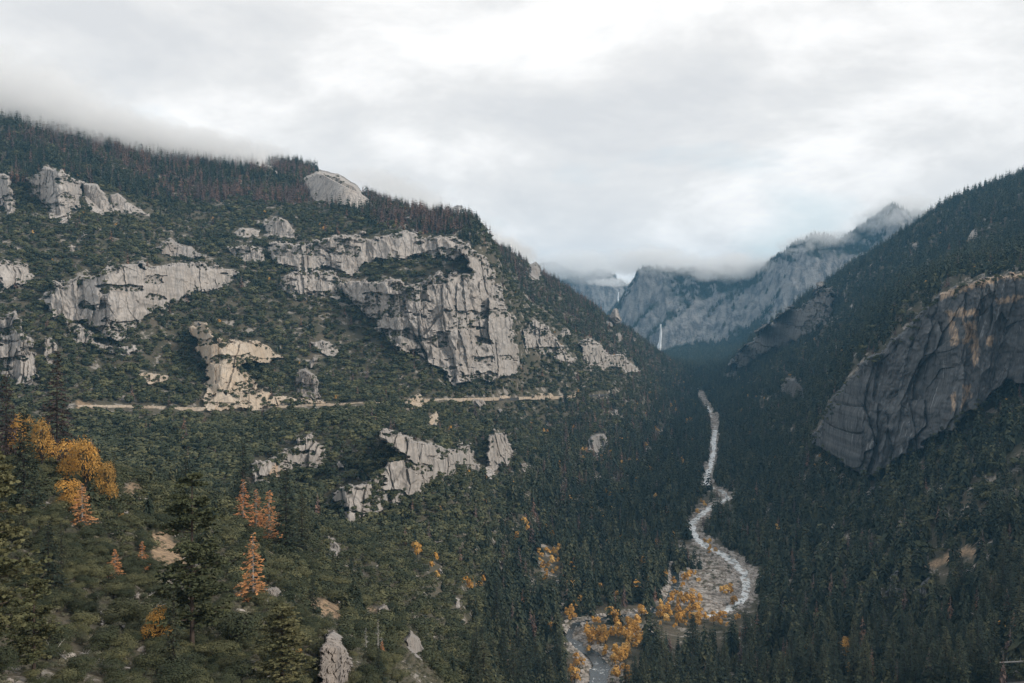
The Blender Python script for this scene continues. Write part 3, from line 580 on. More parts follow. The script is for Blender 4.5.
def pine(seed, nbr=46, r0=.17, bare=.22, tufts=9, trunk=.013):
    """open-crowned pine: a clear trunk and tufts of needles towards the ends of the limbs"""
    r = np.random.default_rng(seed); t = Tm(); V, T = tube((0, 0, -.05), (0, 0, .97), trunk, .002, 7); t.add(1, V, T, .5)
    for h in np.sort(bare+(1-bare)*r.random(nbr)**.9*.99):
        a = r.random()*2*np.pi; u = (h-bare)/(1-bare); prof = min(1, .55+u*1.6)*(1-u)**.62
        R = r0*prof*r.uniform(.55, 1.15)+.012; d = np.array([math.cos(a), math.sin(a), r.uniform(-.12, .3)]); b = np.array([0, 0, h]); e = b+d*R
        V, T = tube(b, e, .0032, .0012, 3); t.add(1, V, T, .5); tt = r.random()
        for q in range(tufts):
            s = r.uniform(.38, 1.05); c = b+d*R*s+r.normal(0, .2, 3)*R*np.array([1, 1, .45])
            m = 13; dd = rand_dirs(r, m); dd[:,2] = np.abs(dd[:,2])*.75-.15; ss = np.cross(dd, rand_dirs(r, m)); ss /= np.linalg.norm(ss, axis=1)[:,None]+1e-9
            l = r.uniform(.014, .03, m); V, T = kites(np.repeat(c[None], m, 0), dd, ss, l, l*.3, .1, r); t.add(0, V, T, np.repeat(np.clip(tt*.6+.4*r.random(m), 0, 1), 4))
    return t.done()
def oak(seed, nleaf, leaf, lobes=7, wood=False, flat=.8, tall=0.):
    """rounded, uneven broad crown of leaf clumps; one unit high and about one unit wide"""
    r = np.random.default_rng(seed); t = Tm(); C = []; Rr = []
    for k in range(lobes):
        a = r.random()*6.28; q = r.uniform(.05, .25)*(1-.3*tall); C.append([math.cos(a)*q, math.sin(a)*q, r.uniform(.26, .70+.1*tall)]); Rr.append(r.uniform(.16, .29)*(1-.25*tall))
    C = np.array(C); Rr = np.array(Rr); k = r.choice(lobes, nleaf, p=Rr**2/np.sum(Rr**2)); d = rand_dirs(r, nleaf); d[:,2] = np.where(d[:,2] < -.35, -d[:,2]*.6, d[:,2])
    p = C[k]+d*(Rr[k]*r.uniform(.72, 1.12, nleaf))[:,None]*[1, 1, flat]
    inside = np.zeros(nleaf, bool)
    for c, q in zip(C, Rr): inside |= np.linalg.norm((p-c)/[1, 1, flat], axis=1) < q*.62
    inside |= p[:,2] < .03
    p = p[~inside]; d = d[~inside]; k = k[~inside]; m = len(p)
    nn = d*[1, 1, 1.25]+rand_dirs(r, m)*.42; nn /= np.linalg.norm(nn, axis=1)[:,None]; u = np.cross(nn, rand_dirs(r, m)); u /= np.linalg.norm(u, axis=1)[:,None]; v = np.cross(nn, u)
    s1 = leaf*r.uniform(.55, 1.25, m)[:,None]; s2 = leaf*r.uniform(.45, .9, m)[:,None]
    V = np.stack([p-u*s1, p-v*s2, p+u*s1+nn*s1*.2, p+v*s2], 1).reshape(-1, 3); i = np.arange(m)[:,None]*4
    lt = r.random(lobes); t.add(0, V, np.r_[i+[0, 1, 2], i+[0, 2, 3]], np.repeat(np.clip(lt[k]*.5+r.random(m)*.5, 0, 1), 4))
    if wood:
        f = np.array([0, 0, .22]); V, T = tube((0, 0, -.08), f, .035, .026, 6); t.add(1, V, T, .5)
        for c, q in zip(C, Rr):
            e = c*[.9, .9, 1]; V, T = tube(f, e, .018, .006, 4); t.add(1, V, T, .5)
            for _ in range(3):
                x = e+rand_dirs(r, 1)[0]*q*.9; V, T = tube(e, x, .006, .002, 3); t.add(1, V, T, .5)
    return t.done()
def snag(seed, nb=26, r0=.13, twigs=3):
    """leafless standing dead tree"""
    r = np.random.default_rng(seed); t = Tm(); V, T = tube((0, 0, -.05), (r.normal(0, .015), 0, .98), .013, .002, 6); t.add(1, V, T, .5)
    for h in np.linspace(.25, .95, nb):
        a = r.random()*6.28; R = r0*(1-h)**.7*r.uniform(.5, 1.25)+.01; e = np.array([math.cos(a)*R, math.sin(a)*R, h+r.uniform(-.03, .06)])
        V, T = tube((0, 0, h), e, .0036, .0012, 3); t.add(1, V, T, .5)
        for _ in range(twigs):
            b = np.array([0, 0, h])*(.4)+e*.6 if r.random() < .5 else e*.8+np.array([0, 0, h])*.2; x = b+rand_dirs(r, 1)[0]*R*.4; V, T = tube(b, x, .002, .0008, 3); t.add(1, V, T, .5)
    return t.done()
NV = 5
TMPL = {
 'conifer': {'near': [conifer(10+i, 30, 8, .17+.012*i, .38, .06, 15) for i in range(NV)], 'mid': [conifer(30+i, 15, 8, .175+.014*i, .85, .08) for i in range(6)], 'far': [conifer(50+i, 9, 6, .18+.014*i, 1.0, .10) for i in range(6)]},
 'pine': {'near': [pine(70+i, 66, .19, .14+.03*i, 15) for i in range(3)]},
 'oak': {'near': [oak(90+i, 4200, .022, 10, True) for i in range(NV)], 'mid': [oak(110+i, 420, .06, 8) for i in range(6)], 'far': [oak(130+i, 120, .12, 6) for i in range(7)]},
 'autumn': {'near': [oak(150+i, 3600, .019, 11, True, 1., .35) for i in range(4)], 'mid': [oak(170+i, 420, .052, 8, True, 1.05, .7) for i in range(5)], 'far': [oak(190+i, 80, .12, 5, False, 1.05, .8) for i in range(4)]},
 'dead': {'near': [conifer(210+i, 24, 8, .18+.02*i, .3, .12, 16, .22) for i in range(4)], 'mid': [conifer(230+i, 14, 7, .14+.015*i, .75, .14, 0, .15) for i in range(5)], 'far': [conifer(250+i, 9, 6, .15+.012*i, .9, .13, 0, .08) for i in range(5)]},
 'snag': {'near': [snag(270+i) for i in range(3)]},
 'brush': {'near': [oak(290+i, 420, .045, 6, False, .8) for i in range(5)]},
}
# ------------------------------------------------------------------ foliage materials
def leaf_mat(name, a, b_, c, stuff):
    m, nt, b = mat(name); n = N(nt); t = n.attr('tint')
    if not stuff:
        oi = n.add('ShaderNodeObjectInfo'); t = n.math('ADD', n.math('MULTIPLY', t, .45), n.math('MULTIPLY', oi.outputs['Random'], .55))
    cc = n.ramp(t, [(.08, a), (.5, b_), (.95, c)]); n.link(cc, b.inputs['Base Color']); b.inputs['Roughness'].default_value = .75; b.inputs['Specular IOR Level'].default_value = .15
    return m
COLS = {
 'conifer': ((.018,.026,.020), (.036,.048,.031), (.095,.093,.050)),
 'pine': ((.042,.052,.028), (.082,.088,.043), (.15,.138,.068)),
 'oak': ((.024,.033,.019), (.056,.063,.033), (.145,.137,.066)),
 'autumn': ((.24,.15,.05), (.50,.26,.06), (.62,.42,.16)),
 'dead': ((.085,.064,.06), (.135,.095,.082), (.25,.135,.085)),
 'rust': ((.36,.15,.065), (.46,.205,.085), (.52,.27,.11)),
 'umber': ((.05,.037,.036), (.062,.044,.042), (.08,.055,.048)),
 'brush': ((.042,.047,.030), (.10,.102,.064), (.25,.22,.155)),
}
LM = {}
for k, c in COLS.items():
    LM[k] = leaf_mat(k+' foliage', *c, False); LM[k+'_s'] = leaf_mat(k+' foliage mass', *c, True)
def bark(name, c1, c2):
    m, nt, b = mat(name); n = N(nt); n.link(n.mix(n.rng(n.noise(n.pos((1, 1, .2)), 1.5, 4.), .35, .65), c1, c2), b.inputs['Base Color']); return m
BK = bark('brown bark', (.055,.040,.032,1), (.10,.075,.06,1)); BG = bark('grey dead wood', (.28,.265,.25,1), (.42,.40,.38,1)); BD = bark('dark bark', (.03,.026,.024,1), (.055,.046,.042,1))
# ------------------------------------------------------------------ where they grow
def gravel_at(x, Y, px, py):
    a, b_ = path_dist(x, Y, WP2); c, d = path_dist(x, Y, WP1); lo = ground_z(x, Y)-zr(Y) < 18
    return ((a < b_*1.12) | (c < d*1.0) | (poly_dist(GRAVEL_BAR, px, py) > 0)) & lo & (poly_dist(ISLAND, px, py) < 0)
kk = (RY >= 340) & (RY < 699); mp, mq = np.meshgrid(RX.astype(float), RY[kk].astype(float)); mY = np.nan_to_num(YVIS[kk], nan=3000.)
GRAVPIX = np.zeros((700, len(RX)), bool); GRAVPIX[RY[kk]] = gravel_at((mp-HX)*mY/F, mY, mp, mq)
GRAVCOL = GRAVPIX.copy(); GRAVCOL[396:417] = False; GRAVCOL[499:509, 775:] = False; GRAVCOL[373:383] = False
BUFFPIX = np.zeros_like(GRAVPIX); qx, qy = np.meshgrid(RX.astype(float), np.arange(700.))
for B in BUFF: BUFFPIX |= poly_dist(B, qx, qy) > 1
ROAD = [(70,406),(130,406),(190,409),(250,408.5),(330,404.5),(400,401.5),(430,400),(490,398.5),(556,397),(580,396),(612,394)]
for (a0, b0), (a1, b1) in zip(ROAD[:-1], ROAD[1:]):
    for s in np.linspace(0, 1, 80):
        X_ = a0+(a1-a0)*s; 
        if 190 < X_ < 334 or vn2(np.array(X_/14.), np.array(3.), 8) > .34 or X_ < 190: BUFFPIX[int(round(b0+(b1-b0)*s))-1:int(round(b0+(b1-b0)*s))+2, int(round(X_))+60] = True
def pix(mask, px, py):
    i = np.round(px).astype(int)+60; j = np.round(py).astype(int); ok = (i >= 0) & (i < mask.shape[1]) & (j >= 0) & (j < mask.shape[0])
    return np.where(ok, mask[np.clip(j, 0, mask.shape[0]-1), np.clip(i, 0, mask.shape[1]-1)], False)
def run_at(px, Y):
    i = np.clip(np.round((px-PXG[0])/3).astype(int), 0, len(PXG)-1); j = np.clip(np.floor((np.log(Y)-LYG[0])/(LYG[1]-LYG[0])).astype(int)-1, 0, len(LYG)-1)
    return RUN[j, i]
def spots(poly, n, seed):
    r = np.random.default_rng(seed); poly = np.array(poly, float); lo, hi = poly.min(0), poly.max(0); out = []
    while len(out) < n:
        q = r.uniform(lo, hi)
        if poly_mask_pts(poly, q[0:1], q[1:2])[0]: out.append(q)
    return np.array(out)
GOLD = np.concatenate([spots([(578,648),(588,626),(606,618),(640,622),(650,640),(636,652),(616,668),(592,660)], 84, 1), spots([(566,676),(582,664),(586,684),(572,692)], 8, 2), spots([(606,680),(628,672),(634,684),(612,694)], 6, 12), spots([(656,612),(668,596),(684,600),(706,606),(702,620),(672,626)], 34, 3),
  spots([(640,616),(700,620),(742,616),(730,630),(650,632)], 22, 21), spots([(668,584),(684,574),(702,578),(696,588),(676,592)], 8, 4), spots([(700,538),(712,548),(722,556),(708,556)], 5, 5), spots([(728,586),(738,590),(736,606),(716,612)], 5, 6), spots([(532,548),(564,552),(560,584),(540,572)], 12, 7), spots([(462,576),(486,584),(480,596),(464,592)], 4, 8), spots([(412,556),(440,560),(436,582)], 4, 9), spots([(696,520),(706,508),(700,500)], 3, 10), spots([(800,640),(850,650),(856,676),(806,676)], 7, 13), spots([(560,600),(578,612),(572,628),(556,618)], 6, 14)])
GOLDPIX = np.zeros_like(GRAVPIX)
for a_, b_ in GOLD:
    GOLDPIX[max(0, int(b_)-9):int(b_)+1, int(a_)+57:int(a_)+64] = True
def scatter(Y0, Y1, s):
    xs = np.arange(-2400, 2400, s); ys = np.arange(Y0, Y1, s); X, Yw = np.meshgrid(xs, ys)
    X = (X+rng.uniform(-.48, .48, X.shape)*s).ravel(); Yw = (Yw+rng.uniform(-.48, .48, Yw.shape)*s).ravel()
    px = HX+X*F/Yw; k = (px > -110) & (px < 1150); X, Yw, px = X[k], Yw[k], px[k]
    z = bil(GZ, PXG, LYG, px, np.log(Yw)); py = HY-z*F/Yw; return X, Yw, z, px, py
def classify(X, Yw, z, px, py, near):
    n = len(X); hf = z-zr(Yw); u = rng.random(n); p1 = fbm(X/120., Yw/120., 41, 3); p2 = fbm(X/45., Yw/45., 45, 3); p3 = fbm(X/200., Yw/200., 49, 2)
    side = px-np.interp(py, [340,385,430,500,560,690], [690,694,716,704,735,600])       # <0: left of the river
    left = side < 0
    pc = np.where(left, np.interp(hf, [0,30,90,150,250,330,420,480], [.97,.93,.45,.10,.07,.10,.25,.45]), np.interp(hf, [0,60,160,400], [.96,.86,.70,.66]))
    up = left & (py < np.interp(px, [-60,0,100,200,300,400,470,640], [200,185,190,205,205,225,246,330])+p1*16)
    pc = np.where(left & ~near & (px < 560), pc*np.clip(.12+.88*sstep(430, 545, px+(py-560)*.35), 0, 1), pc)
    pc = np.where(up & (px < 480), .62+p2*.5, pc)
    ridge = left & (px > 500) & (Yw > 2350) & (hf > 60); pc = np.where(ridge, .45+p2*.4, pc)
    pc = np.where(near & left & (hf > 60), .028, pc)
    pc = np.clip(pc+p2*.25*(pc > .15)*(pc < .9), 0, 1)
    kind = np.where(u < pc, 0, 1)                      # 0 conifer, 1 oak
    v = rng.random(n)
    pd = np.where(up, np.clip(.36+p3*1.4, .08, .85), np.where(left & (hf > 20), np.where(ridge, .3, .035), .03))
    pd = np.where(left & (hf > 15) & (hf < 110) & (px > 560), .14, pd); pd = np.where(near, 0., pd); pd = np.where(left & (Yw < 760) & (hf > 60), 0., pd)
    kind = np.where((v < pd) & ((kind == 0) | (rng.random(n) < .25)), 2, kind)
    pa = np.where(left, np.where(hf < 110, .012, .0025), .004); pa = np.where((hf < 90) & left & (px > 400) & (p1 > .12), .03, pa)
    pa = np.where(near, .002, pa); kind = np.where(rng.random(n) < pa, 3, kind)
    # how closely the ground is covered
    cover = np.ones(n)
    bareup = left & (hf > 180) & ~up; cover = np.where(bareup, .80+p2*.6, cover); cover = np.where(up, .92+p2*.3, cover)
    cover = np.where(~left & (hf > 150), .8+p2*.5, cover); cover = np.where(near, .86+p2*.6, cover)
    ok = rng.random(n) < cover
    ok &= ~((px > 540) & (Yw < 560)) & ~((px > 400) & (Yw < 330))
    ok &= ~((kind == 1) & (Yw > 430) & (rng.random(n) < .3))
    ok &= ~((kind == 0) & (Yw > 430) & (rng.random(n) < np.where(hf < 120, .55, .4)))
    R = rng.random(n)
    h = np.choose(kind, [np.where(hf < 60, 10+32*R**1.2, np.where(up, 17+20*R, 15+16*R)), 5.5+7.5*R**1.4 , np.where(up, 17+17*R, 13+14*R), np.where(hf < 40, 7+8*R, 5+6*R)])
    h = np.where((kind == 0) & ~left & (hf > 40), 10+30*R**1.4, h)
    h = np.where(near & (kind == 1), (2.0+4.0*R**1.6)*np.clip(Yw/330, .75, 1.5), h); h = np.where(near & (kind == 3), 1.5+1.5*R, h); h = np.where(near & (kind == 0), 6+9*R, h)
    wd = np.choose(kind, [h*rng.uniform(.85, 1.25, n), h*rng.uniform(1.25, 1.75, n), h*rng.uniform(.8, 1.2, n), h*rng.uniform(.8, 1.15, n)])
    hp = h*F/Yw
    ok &= (py-hp < run_at(px, Yw)+3) & (py-hp < 690)
    ok &= ~pix(CLIFFMASK, px, py) & ~pix(GRAVPIX, px, py) & ~pix(BUFFPIX, px, py)
    for f, pr in ((.35, .1), (.65, .18), (.95, .1)): ok &= ~(pix(CLIFFMASK, px, py-hp*f) & (rng.random(n) < pr))
    for f in (.12, .3, .5, .7, .9): ok &= ~((pix(GRAVCOL, px, py-hp*f)) & (rng.random(n) < np.where(py > 618, .6, np.where(py < 505, .3, .5))))
    for f in (.15, .4, .65, .9): ok &= ~(pix(GOLDPIX, px, py-hp*f) & (rng.random(n) < .8) & (kind != 3))
    for f in (.25, .55, .85): ok &= ~(pix(BUFFPIX, px, py-hp*f) & (rng.random(n) < .8))
    return kind, h, wd, ok, side, hf, up
ALL = {k: [] for k in range(4)}
for (Y0, Y1, s, nr) in ((112, 430, 3.5, True), (430, 760, 5.4, False), (760, 2100, 6.6, False), (2100, 4900, 8.0, False)):
    X, Yw, z, px, py = scatter(Y0, Y1, s); nearm = np.full(len(X), nr | (Y0 == 430)) & (px < 470)
    kind, h, wd, ok, side, hf, up = classify(X, Yw, z, px, py, nearm)
    for k in range(4):
        m = ok & (kind == k); ALL[k].append(np.stack([X, Yw, z, h, wd, px, py, side, hf, up*1., rng.random(len(X))], 1)[m])
ALL = {k: np.concatenate(v) for k, v in ALL.items()}
# shrubs rooted in the ledges of the cliffs
LEDGE = np.concatenate(LEDGES) if LEDGES else np.zeros((0, 3))
LEDGE = LEDGE[rng.random(len(LEDGE)) < .62]
L = np.zeros((len(LEDGE), 11)); L[:,0:3] = LEDGE; L[:,3] = 3.0+4.2*rng.random(len(L))**1.5; L[:,2] -= .5; L[:,4] = L[:,3]*1.5; L[:,5] = HX+L[:,0]*F/L[:,1]; L[:,6] = HY-L[:,2]*F/L[:,1]; L[:,7] = -1; L[:,8] = 200; L[:,10] = rng.random(len(L))
ALL[1] = np.concatenate([ALL[1], L])
E = np.array([e for e in EDGE]); L = np.zeros((len(E), 11)); L[:,0:3] = E[:,:3]; L[:,3] = np.where(E[:,3] > 700, 17+17*rng.random(len(E)), 9+14*rng.random(len(E))); L[:,2] -= .5; L[:,4] = L[:,3]*rng.uniform(.9, 1.3, len(E)); L[:,5:7] = E[:,3:5]; L[:,7] = np.where(E[:,3] > 700, 5, -5); L[:,8] = 150; L[:,10] = rng.random(len(E))
ALL[0] = np.concatenate([ALL[0], L[L[:,7] > 0], L[L[:,7] < 0][::2]])
# golden trees along the river
gd_, gw_ = path_dist((GOLD[:,0]-HX)*floorY(GOLD[:,1])/F, floorY(GOLD[:,1]), WP1); GOLD = GOLD[(gd_ > gw_*.62) | (rng.random(len(GOLD)) < .12) | (GOLD[:,1] < 600)]
gY_ = yvis_s(GOLD[:,0], GOLD[:,1]); gX_ = (GOLD[:,0]-HX)*gY_/F; gz_ = bil(GZ, PXG, LYG, GOLD[:,0], np.log(gY_)); gh = rng.uniform(6, 15, len(GOLD))
A = np.zeros((len(GOLD), 11)); A[:,0] = gX_; A[:,1] = gY_; A[:,2] = gz_; A[:,3] = gh; A[:,4] = gh*rng.uniform(.8, 1.1, len(GOLD)); A[:,5:7] = GOLD; A[:,7] = -5; A[:,8] = 5; A[:,10] = rng.random(len(A))
ALL[3] = np.concatenate([ALL[3], A])
KIND = ['conifer', 'oak', 'dead', 'autumn']
# the ones that show largest become trees of their own; the rest are the woodland behind
IND = {}; REST = {}
for k, name in enumerate(KIND):
    A = ALL[k]; size = A[:,3]*F/A[:,1]*np.sqrt(A[:,4]/A[:,3]); hp = A[:,3]*F/A[:,1]
    vis = (A[:,5] > 2) & (A[:,5] < 1022) & (A[:,6]-hp*.6 < 683) & (A[:,6]-hp*.7 < run_at(A[:,5], A[:,1])) & ~pix(CLIFFMASK, A[:,5], A[:,6]-hp*.5)
    order = np.argsort(-(size*vis)); m = 290 if k < 3 else 285
    IND[k] = A[order[:m]]; REST[k] = A[order[m:]]
def place(t, part, A, tintmix=True):
    c, s = np.cos(A[:,10]*6.283*7), np.sin(A[:,10]*6.283*7); V = t.V[part]; n = len(V)
    w = A[:,4][:,None]; x = V[:,0][None]*w; y = V[:,1][None]*w
    X = x*c[:,None]-y*s[:,None]+A[:,0][:,None]; Y_ = x*s[:,None]+y*c[:,None]+A[:,1][:,None]; Z = V[:,2][None]*A[:,3][:,None]+A[:,2][:,None]
    r = (A[:,10]*97.13 % 1)[:,None]
    tint = t.C[part][None]*.45+r*.55
    T = t.T[part][None]+(np.arange(len(A))*n)[:,None,None]
    return np.stack([X, Y_, Z], -1).reshape(-1, 3), T.reshape(-1, 3), tint.ravel()
def mass(name, key, A, mats, kind='stuff', lods=((250, 'near'), (850, 'mid'), (1e9, 'far'))):
    Vs, Ts, Cs, Ms = [], [], [], []; n = 0; y0 = 0
    for y1, lod in lods:
        B = A[(A[:,1] >= y0) & (A[:,1] < y1)]; y0 = y1; vs = TMPL[key].get(lod) or TMPL[key]['near']
        if not len(B): continue
        pick = (B[:,10]*len(vs)).astype(int) % len(vs)
        for q, t in enumerate(vs):
            b = B[pick == q]
            if not len(b): continue
            for part in (0, 1):
                if part == 1 and (lod == 'far' or not len(t.V[1])): continue
                V, T, C = place(t, part, b); Vs.append(V); Ts.append(T+n); Cs.append(C); Ms.append(np.full(len(T), part)); n += len(V)
    if not n: return None
    o = mesh_obj(name, np.concatenate(Vs), tris=np.concatenate(Ts), mats=mats, attrs={'tint': np.concatenate(Cs)}, midx=np.concatenate(Ms)); tag(o, kind=kind); print(name, len(A), sum(len(t) for t in Ts)); return o
mass('conifer_forest', 'conifer', REST[0], [LM['conifer_s'], BD])
mass('oak_woodland', 'oak', REST[1], [LM['oak_s'], BD])
mass('dead_forest', 'dead', REST[2], [LM['dead_s'], BG])
if len(REST[3]): mass('autumn_woodland', 'autumn', REST[3], [LM['autumn_s'], BD])
# low brush on the near slope
X, Yw, z, px, py = scatter(66, 520, 2.1); ok = (px < 600) & (py < 720) & (py < run_at(px, Yw)+6) & ~pix(CLIFFMASK, px, py) & ~(pix(BUFFPIX, px, py) & (rng.random(len(px)) < .66)) & (rng.random(len(px)) < .66)
B = np.zeros((ok.sum(), 11)); B[:,0] = X[ok]; B[:,1] = Yw[ok]; B[:,2] = z[ok]; B[:,3] = rng.uniform(.6, 1.7, ok.sum()); B[:,4] = B[:,3]*rng.uniform(1.2, 2., ok.sum()); B[:,10] = rng.random(ok.sum())
bx_, by_ = rng.uniform(655, 770, 2600), rng.uniform(395, 634, 2600); bY = floorY(by_); bX = (bx_-HX)*bY/F; dd_, ww_ = path_dist(bX, bY, WP2); okb = poly_mask_pts([(630,608),(765,606),(745,632),(632,634)], bx_, by_) | ((dd_ > ww_*.75) & (dd_ < ww_*1.5)) | ((poly_dist(GRAVEL_BAR, bx_, by_) > -2) & (dd_ > ww_*.75)); okb &= (rng.random(2600) < .62) & (fbm(bX/30., bY/30., 61, 2) > -.1)
B2 = np.zeros((okb.sum(), 11)); B2[:,0] = bX[okb]; B2[:,1] = bY[okb]; B2[:,2] = ground_z(bX[okb], bY[okb])-.2; B2[:,3] = rng.uniform(1.2, 3.8, okb.sum()); B2[:,4] = B2[:,3]*rng.uniform(1.2, 2.2, okb.sum()); B2[:,10] = rng.random(okb.sum())
B = np.concatenate([B, B2])
mass('undergrowth', 'brush', B, [LM['brush_s'], BD], lods=((1e9, 'near'),))
# tiny conifers on the lower slopes of the far wall
xs = rng.uniform(440, 1100, 60000); ly = rng.uniform(math.log(4780), math.log(7900), 60000); Yw = np.exp(ly)
z = far_z((xs-HX)*Yw/F, Yw); z2 = far_z((xs-HX)*Yw/F, Yw+12); py = HY-z*F/Yw; sl = np.abs(z2-z)/12
j = np.clip(((ly-fly_[0,0])/(fly_[1,0]-fly_[0,0])).astype(int)-1, 0, len(fly_)-1); i = np.clip(((xs-440)/1.5).astype(int), 0, fpx_.shape[1]-1)
ok = (py-4 < FRUN[j, i]) & (sl < .95) & (abs(xs-660)+(py < 300)*9 > 4)
B = np.zeros((ok.sum(), 11)); B[:,0] = ((xs-HX)*Yw/F)[ok]; B[:,1] = Yw[ok]; B[:,2] = z[ok]-1; B[:,3] = rng.uniform(22, 40, ok.sum()); B[:,4] = B[:,3]*1.3; B[:,10] = rng.random(ok.sum())
mass('far_forest', 'conifer', B, [LM['conifer_s'], BD])

xs = rng.uniform(640, 770, 60000); pyr = rng.uniform(375, 640, 60000); Yr = floorY(pyr); xr = (xs-HX)*Yr/F; d_, w_ = path_dist(xr, Yr, WP2); pb = poly_dist(GRAVEL_BAR, xs, pyr) > -1
ok = ((d_ < w_*1.25) & (rng.random(60000) < .3)) | (pb & (rng.random(60000) < .06))
xb = rng.uniform(560, 700, 16000); pyb = rng.uniform(560, 690, 16000); Yb_ = floorY(pyb); xbb = (xb-HX)*Yb_/F; d1_, w1_ = path_dist(xbb, Yb_, WP1); ok1 = (d1_ < w1_*1.25) & (d1_ > w1_*.55) & (rng.random(16000) < .3)
SX = np.r_[xr[ok], xbb[ok1]]; SY = np.r_[Yr[ok], Yb_[ok1]]; SZ = ground_z(SX, SY); SS = rng.uniform(.7, 1., len(SX))*rng.choice([.8, 1.3, 2.2, 3.6], len(SX), p=[.4, .35, .19, .06])*np.clip(SY/1300, .9, 2.2)
# ------------------------------------------------------------------ single trees
def tmesh(t, part, m):
    o = mesh_obj('t', t.V[part], tris=t.T[part], mats=[m], attrs={'tint': t.C[part]}); me = o.data; bpy.data.objects.remove(o); return me
def onemesh(t, lm, bm):
    V = np.r_[t.V[0], t.V[1]]; T = np.r_[t.T[0], t.T[1]+len(t.V[0])]; C = np.r_[t.C[0], t.C[1]]
    o = mesh_obj('t', V, tris=T, mats=[lm, bm], attrs={'tint': C}, midx=np.r_[np.zeros(len(t.T[0]), int), np.ones(len(t.T[1]), int)]); me = o.data; bpy.data.objects.remove(o); return me
CACHE = {}
NAMES = {'conifer': 'conifer_tree', 'oak': 'oak_tree', 'dead': 'dead_conifer', 'autumn': 'autumn_tree', 'pine': 'pine_tree', 'snag': 'dead_tree'}
CATS = {'conifer': 'conifer', 'oak': 'oak', 'dead': 'dead conifer', 'autumn': 'autumn tree', 'pine': 'pine tree', 'snag': 'dead tree'}
def tree(key, lod, v, loc, h, w, rot, label, group=None, leaf=None, wood=None, parts=True, lean=(0, 0)):
    leaf = leaf or key; vs = TMPL[key].get(lod) or TMPL[key]['near']; v %= len(vs); t = vs[v]; wood = wood or (BG if key in ('dead', 'snag') else BK if key == 'pine' else BD)
    if parts:
        ck = (key, lod, v, leaf, wood.name)
        if ck not in CACHE: CACHE[ck] = (tmesh(t, 0, LM[leaf]) if len(t.V[0]) else None, tmesh(t, 1, wood) if len(t.V[1]) else None)
        r = bpy.data.objects.new(NAMES[key], None); r.empty_display_size = .5
        for nm, me in zip(('crown', 'trunk'), CACHE[ck]):
            if me is None: continue
            c = bpy.data.objects.new(nm, me); col.objects.link(c); c.parent = r
    else:
        ck = (key, lod, v, leaf, wood.name, 1)
        if ck not in CACHE: CACHE[ck] = onemesh(t, LM[leaf], wood)
        r = bpy.data.objects.new(NAMES[key], CACHE[ck])
    col.objects.link(r); r.location = loc; r.scale = (w, w, h); r.rotation_euler = (lean[0], lean[1], rot)
    return tag(r, label, CATS[key], group)
def where(key, a):
    X, Yw, z, h, w, px, py, side, hf, up, q = a
    if key == 'autumn':
        if side < 0 and hf < 30 and py > 560: return ('golden autumn tree in the bright thicket along the river bend', 'golden trees by the river')
        if side >= 0: return ('small yellow tree among dark conifers on the shaded right slope', 'yellow trees on the right slope')
        if Yw < 600: return ('small orange-leaved tree in the brush of the near slope', 'orange trees on the near slope')
        return ('small orange tree dotted among the green oaks of the left slope', 'orange trees on the left slope')
    if key == 'conifer':
        if Yw < 620 and side < 0 and px < 560 and hf > 60: return ('green conifer rising from the brush of the near left slope', 'conifers on the near slope')
        if side >= 0: return ('dark conifer on the shaded forest slope right of the river', 'conifers right of the river')
        return ('dark green conifer in the dense forest left of the river bend', 'conifers left of the river')
    if key == 'oak':
        if side >= 0: return ('dark leafy tree among conifers on the shaded right slope', 'leafy trees on the right slope')
        if px < 200: return ('rounded green oak in the brush at lower left', 'oaks at lower left')
        if Yw < 430: return ('rounded green oak on the near ridge right of the rust-coloured tree', 'oaks on the near ridge')
        return ('rounded olive-green oak on the slope below the fluted cliff', 'oaks below the fluted cliff')
    if side >= 0: return ('bare brownish conifer among green ones on the right slope', 'dead conifers on the right slope')
    if up: return ('brown dead conifer on the high slope under the cloud', 'dead conifers under the cloud')
    if Yw < 430: return ('rust-brown dead conifer in the brush of the near slope', 'dead conifers on the near slope')
    return ('brown dead conifer in the woods between the road and the river', 'dead conifers below the road')
for k, key in enumerate(KIND):
    for a in IND[k]:
        hp = a[3]*F/a[1]; lod = 'near' if a[1] < 430 or hp > 46 else 'mid' if hp > 14 else 'far'
        lb, gr = where(key, a)
        tree(key, lod, int(a[10]*1000), (a[0], a[1], a[2]-.2), a[3], a[4], a[10]*44, lb, gr, parts=hp > 24 and lod != 'far', leaf='rust' if key == 'dead' and a[1] < 430 else None)
# the trees one notices first, each set where it stands
def hero(px, Y, top, key, label, v=0, wide=1., group=None, leaf=None, lod='near', sink=.2, wood=None, lean=(0, 0)):
    x = (px-HX)*Y/F; z = float(ground_z(np.array([x]), np.array([float(Y)]))[0]); zt = (HY-top)*Y/F; h = zt-z
    return tree(key, lod, v, (x, Y, z-sink), h, h*wide, px*1.7, label, group, leaf, wood, True, lean)
hero(192, 165, 468, 'pine', 'tall open-crowned pine with a straight dark trunk at lower left', 0, 1.15)
hero(253, 240, 532, 'dead', 'bright rust-orange dead conifer standing alone on the near slope', 0, 1.35, leaf='rust')
hero(243, 420, 478, 'dead', 'rust-red dead conifer, leftmost of a trio above the lone orange one', 1, 1.1, leaf='rust')
hero(256, 430, 488, 'dead', 'pale straw-orange dead conifer, middle of the small trio', 2, 1.1, leaf='rust')
hero(269, 400, 490, 'dead', 'orange dead conifer, rightmost and lowest-rooted of the small trio', 3, 1.2, leaf='rust')
hero(286, 390, 462, 'conifer', 'tall dark conifer just right of the rusty trio', 1, 1.1)
hero(302, 430, 488, 'conifer', 'shorter dark conifer behind the grey rock block on the near ridge', 2, 1.1)
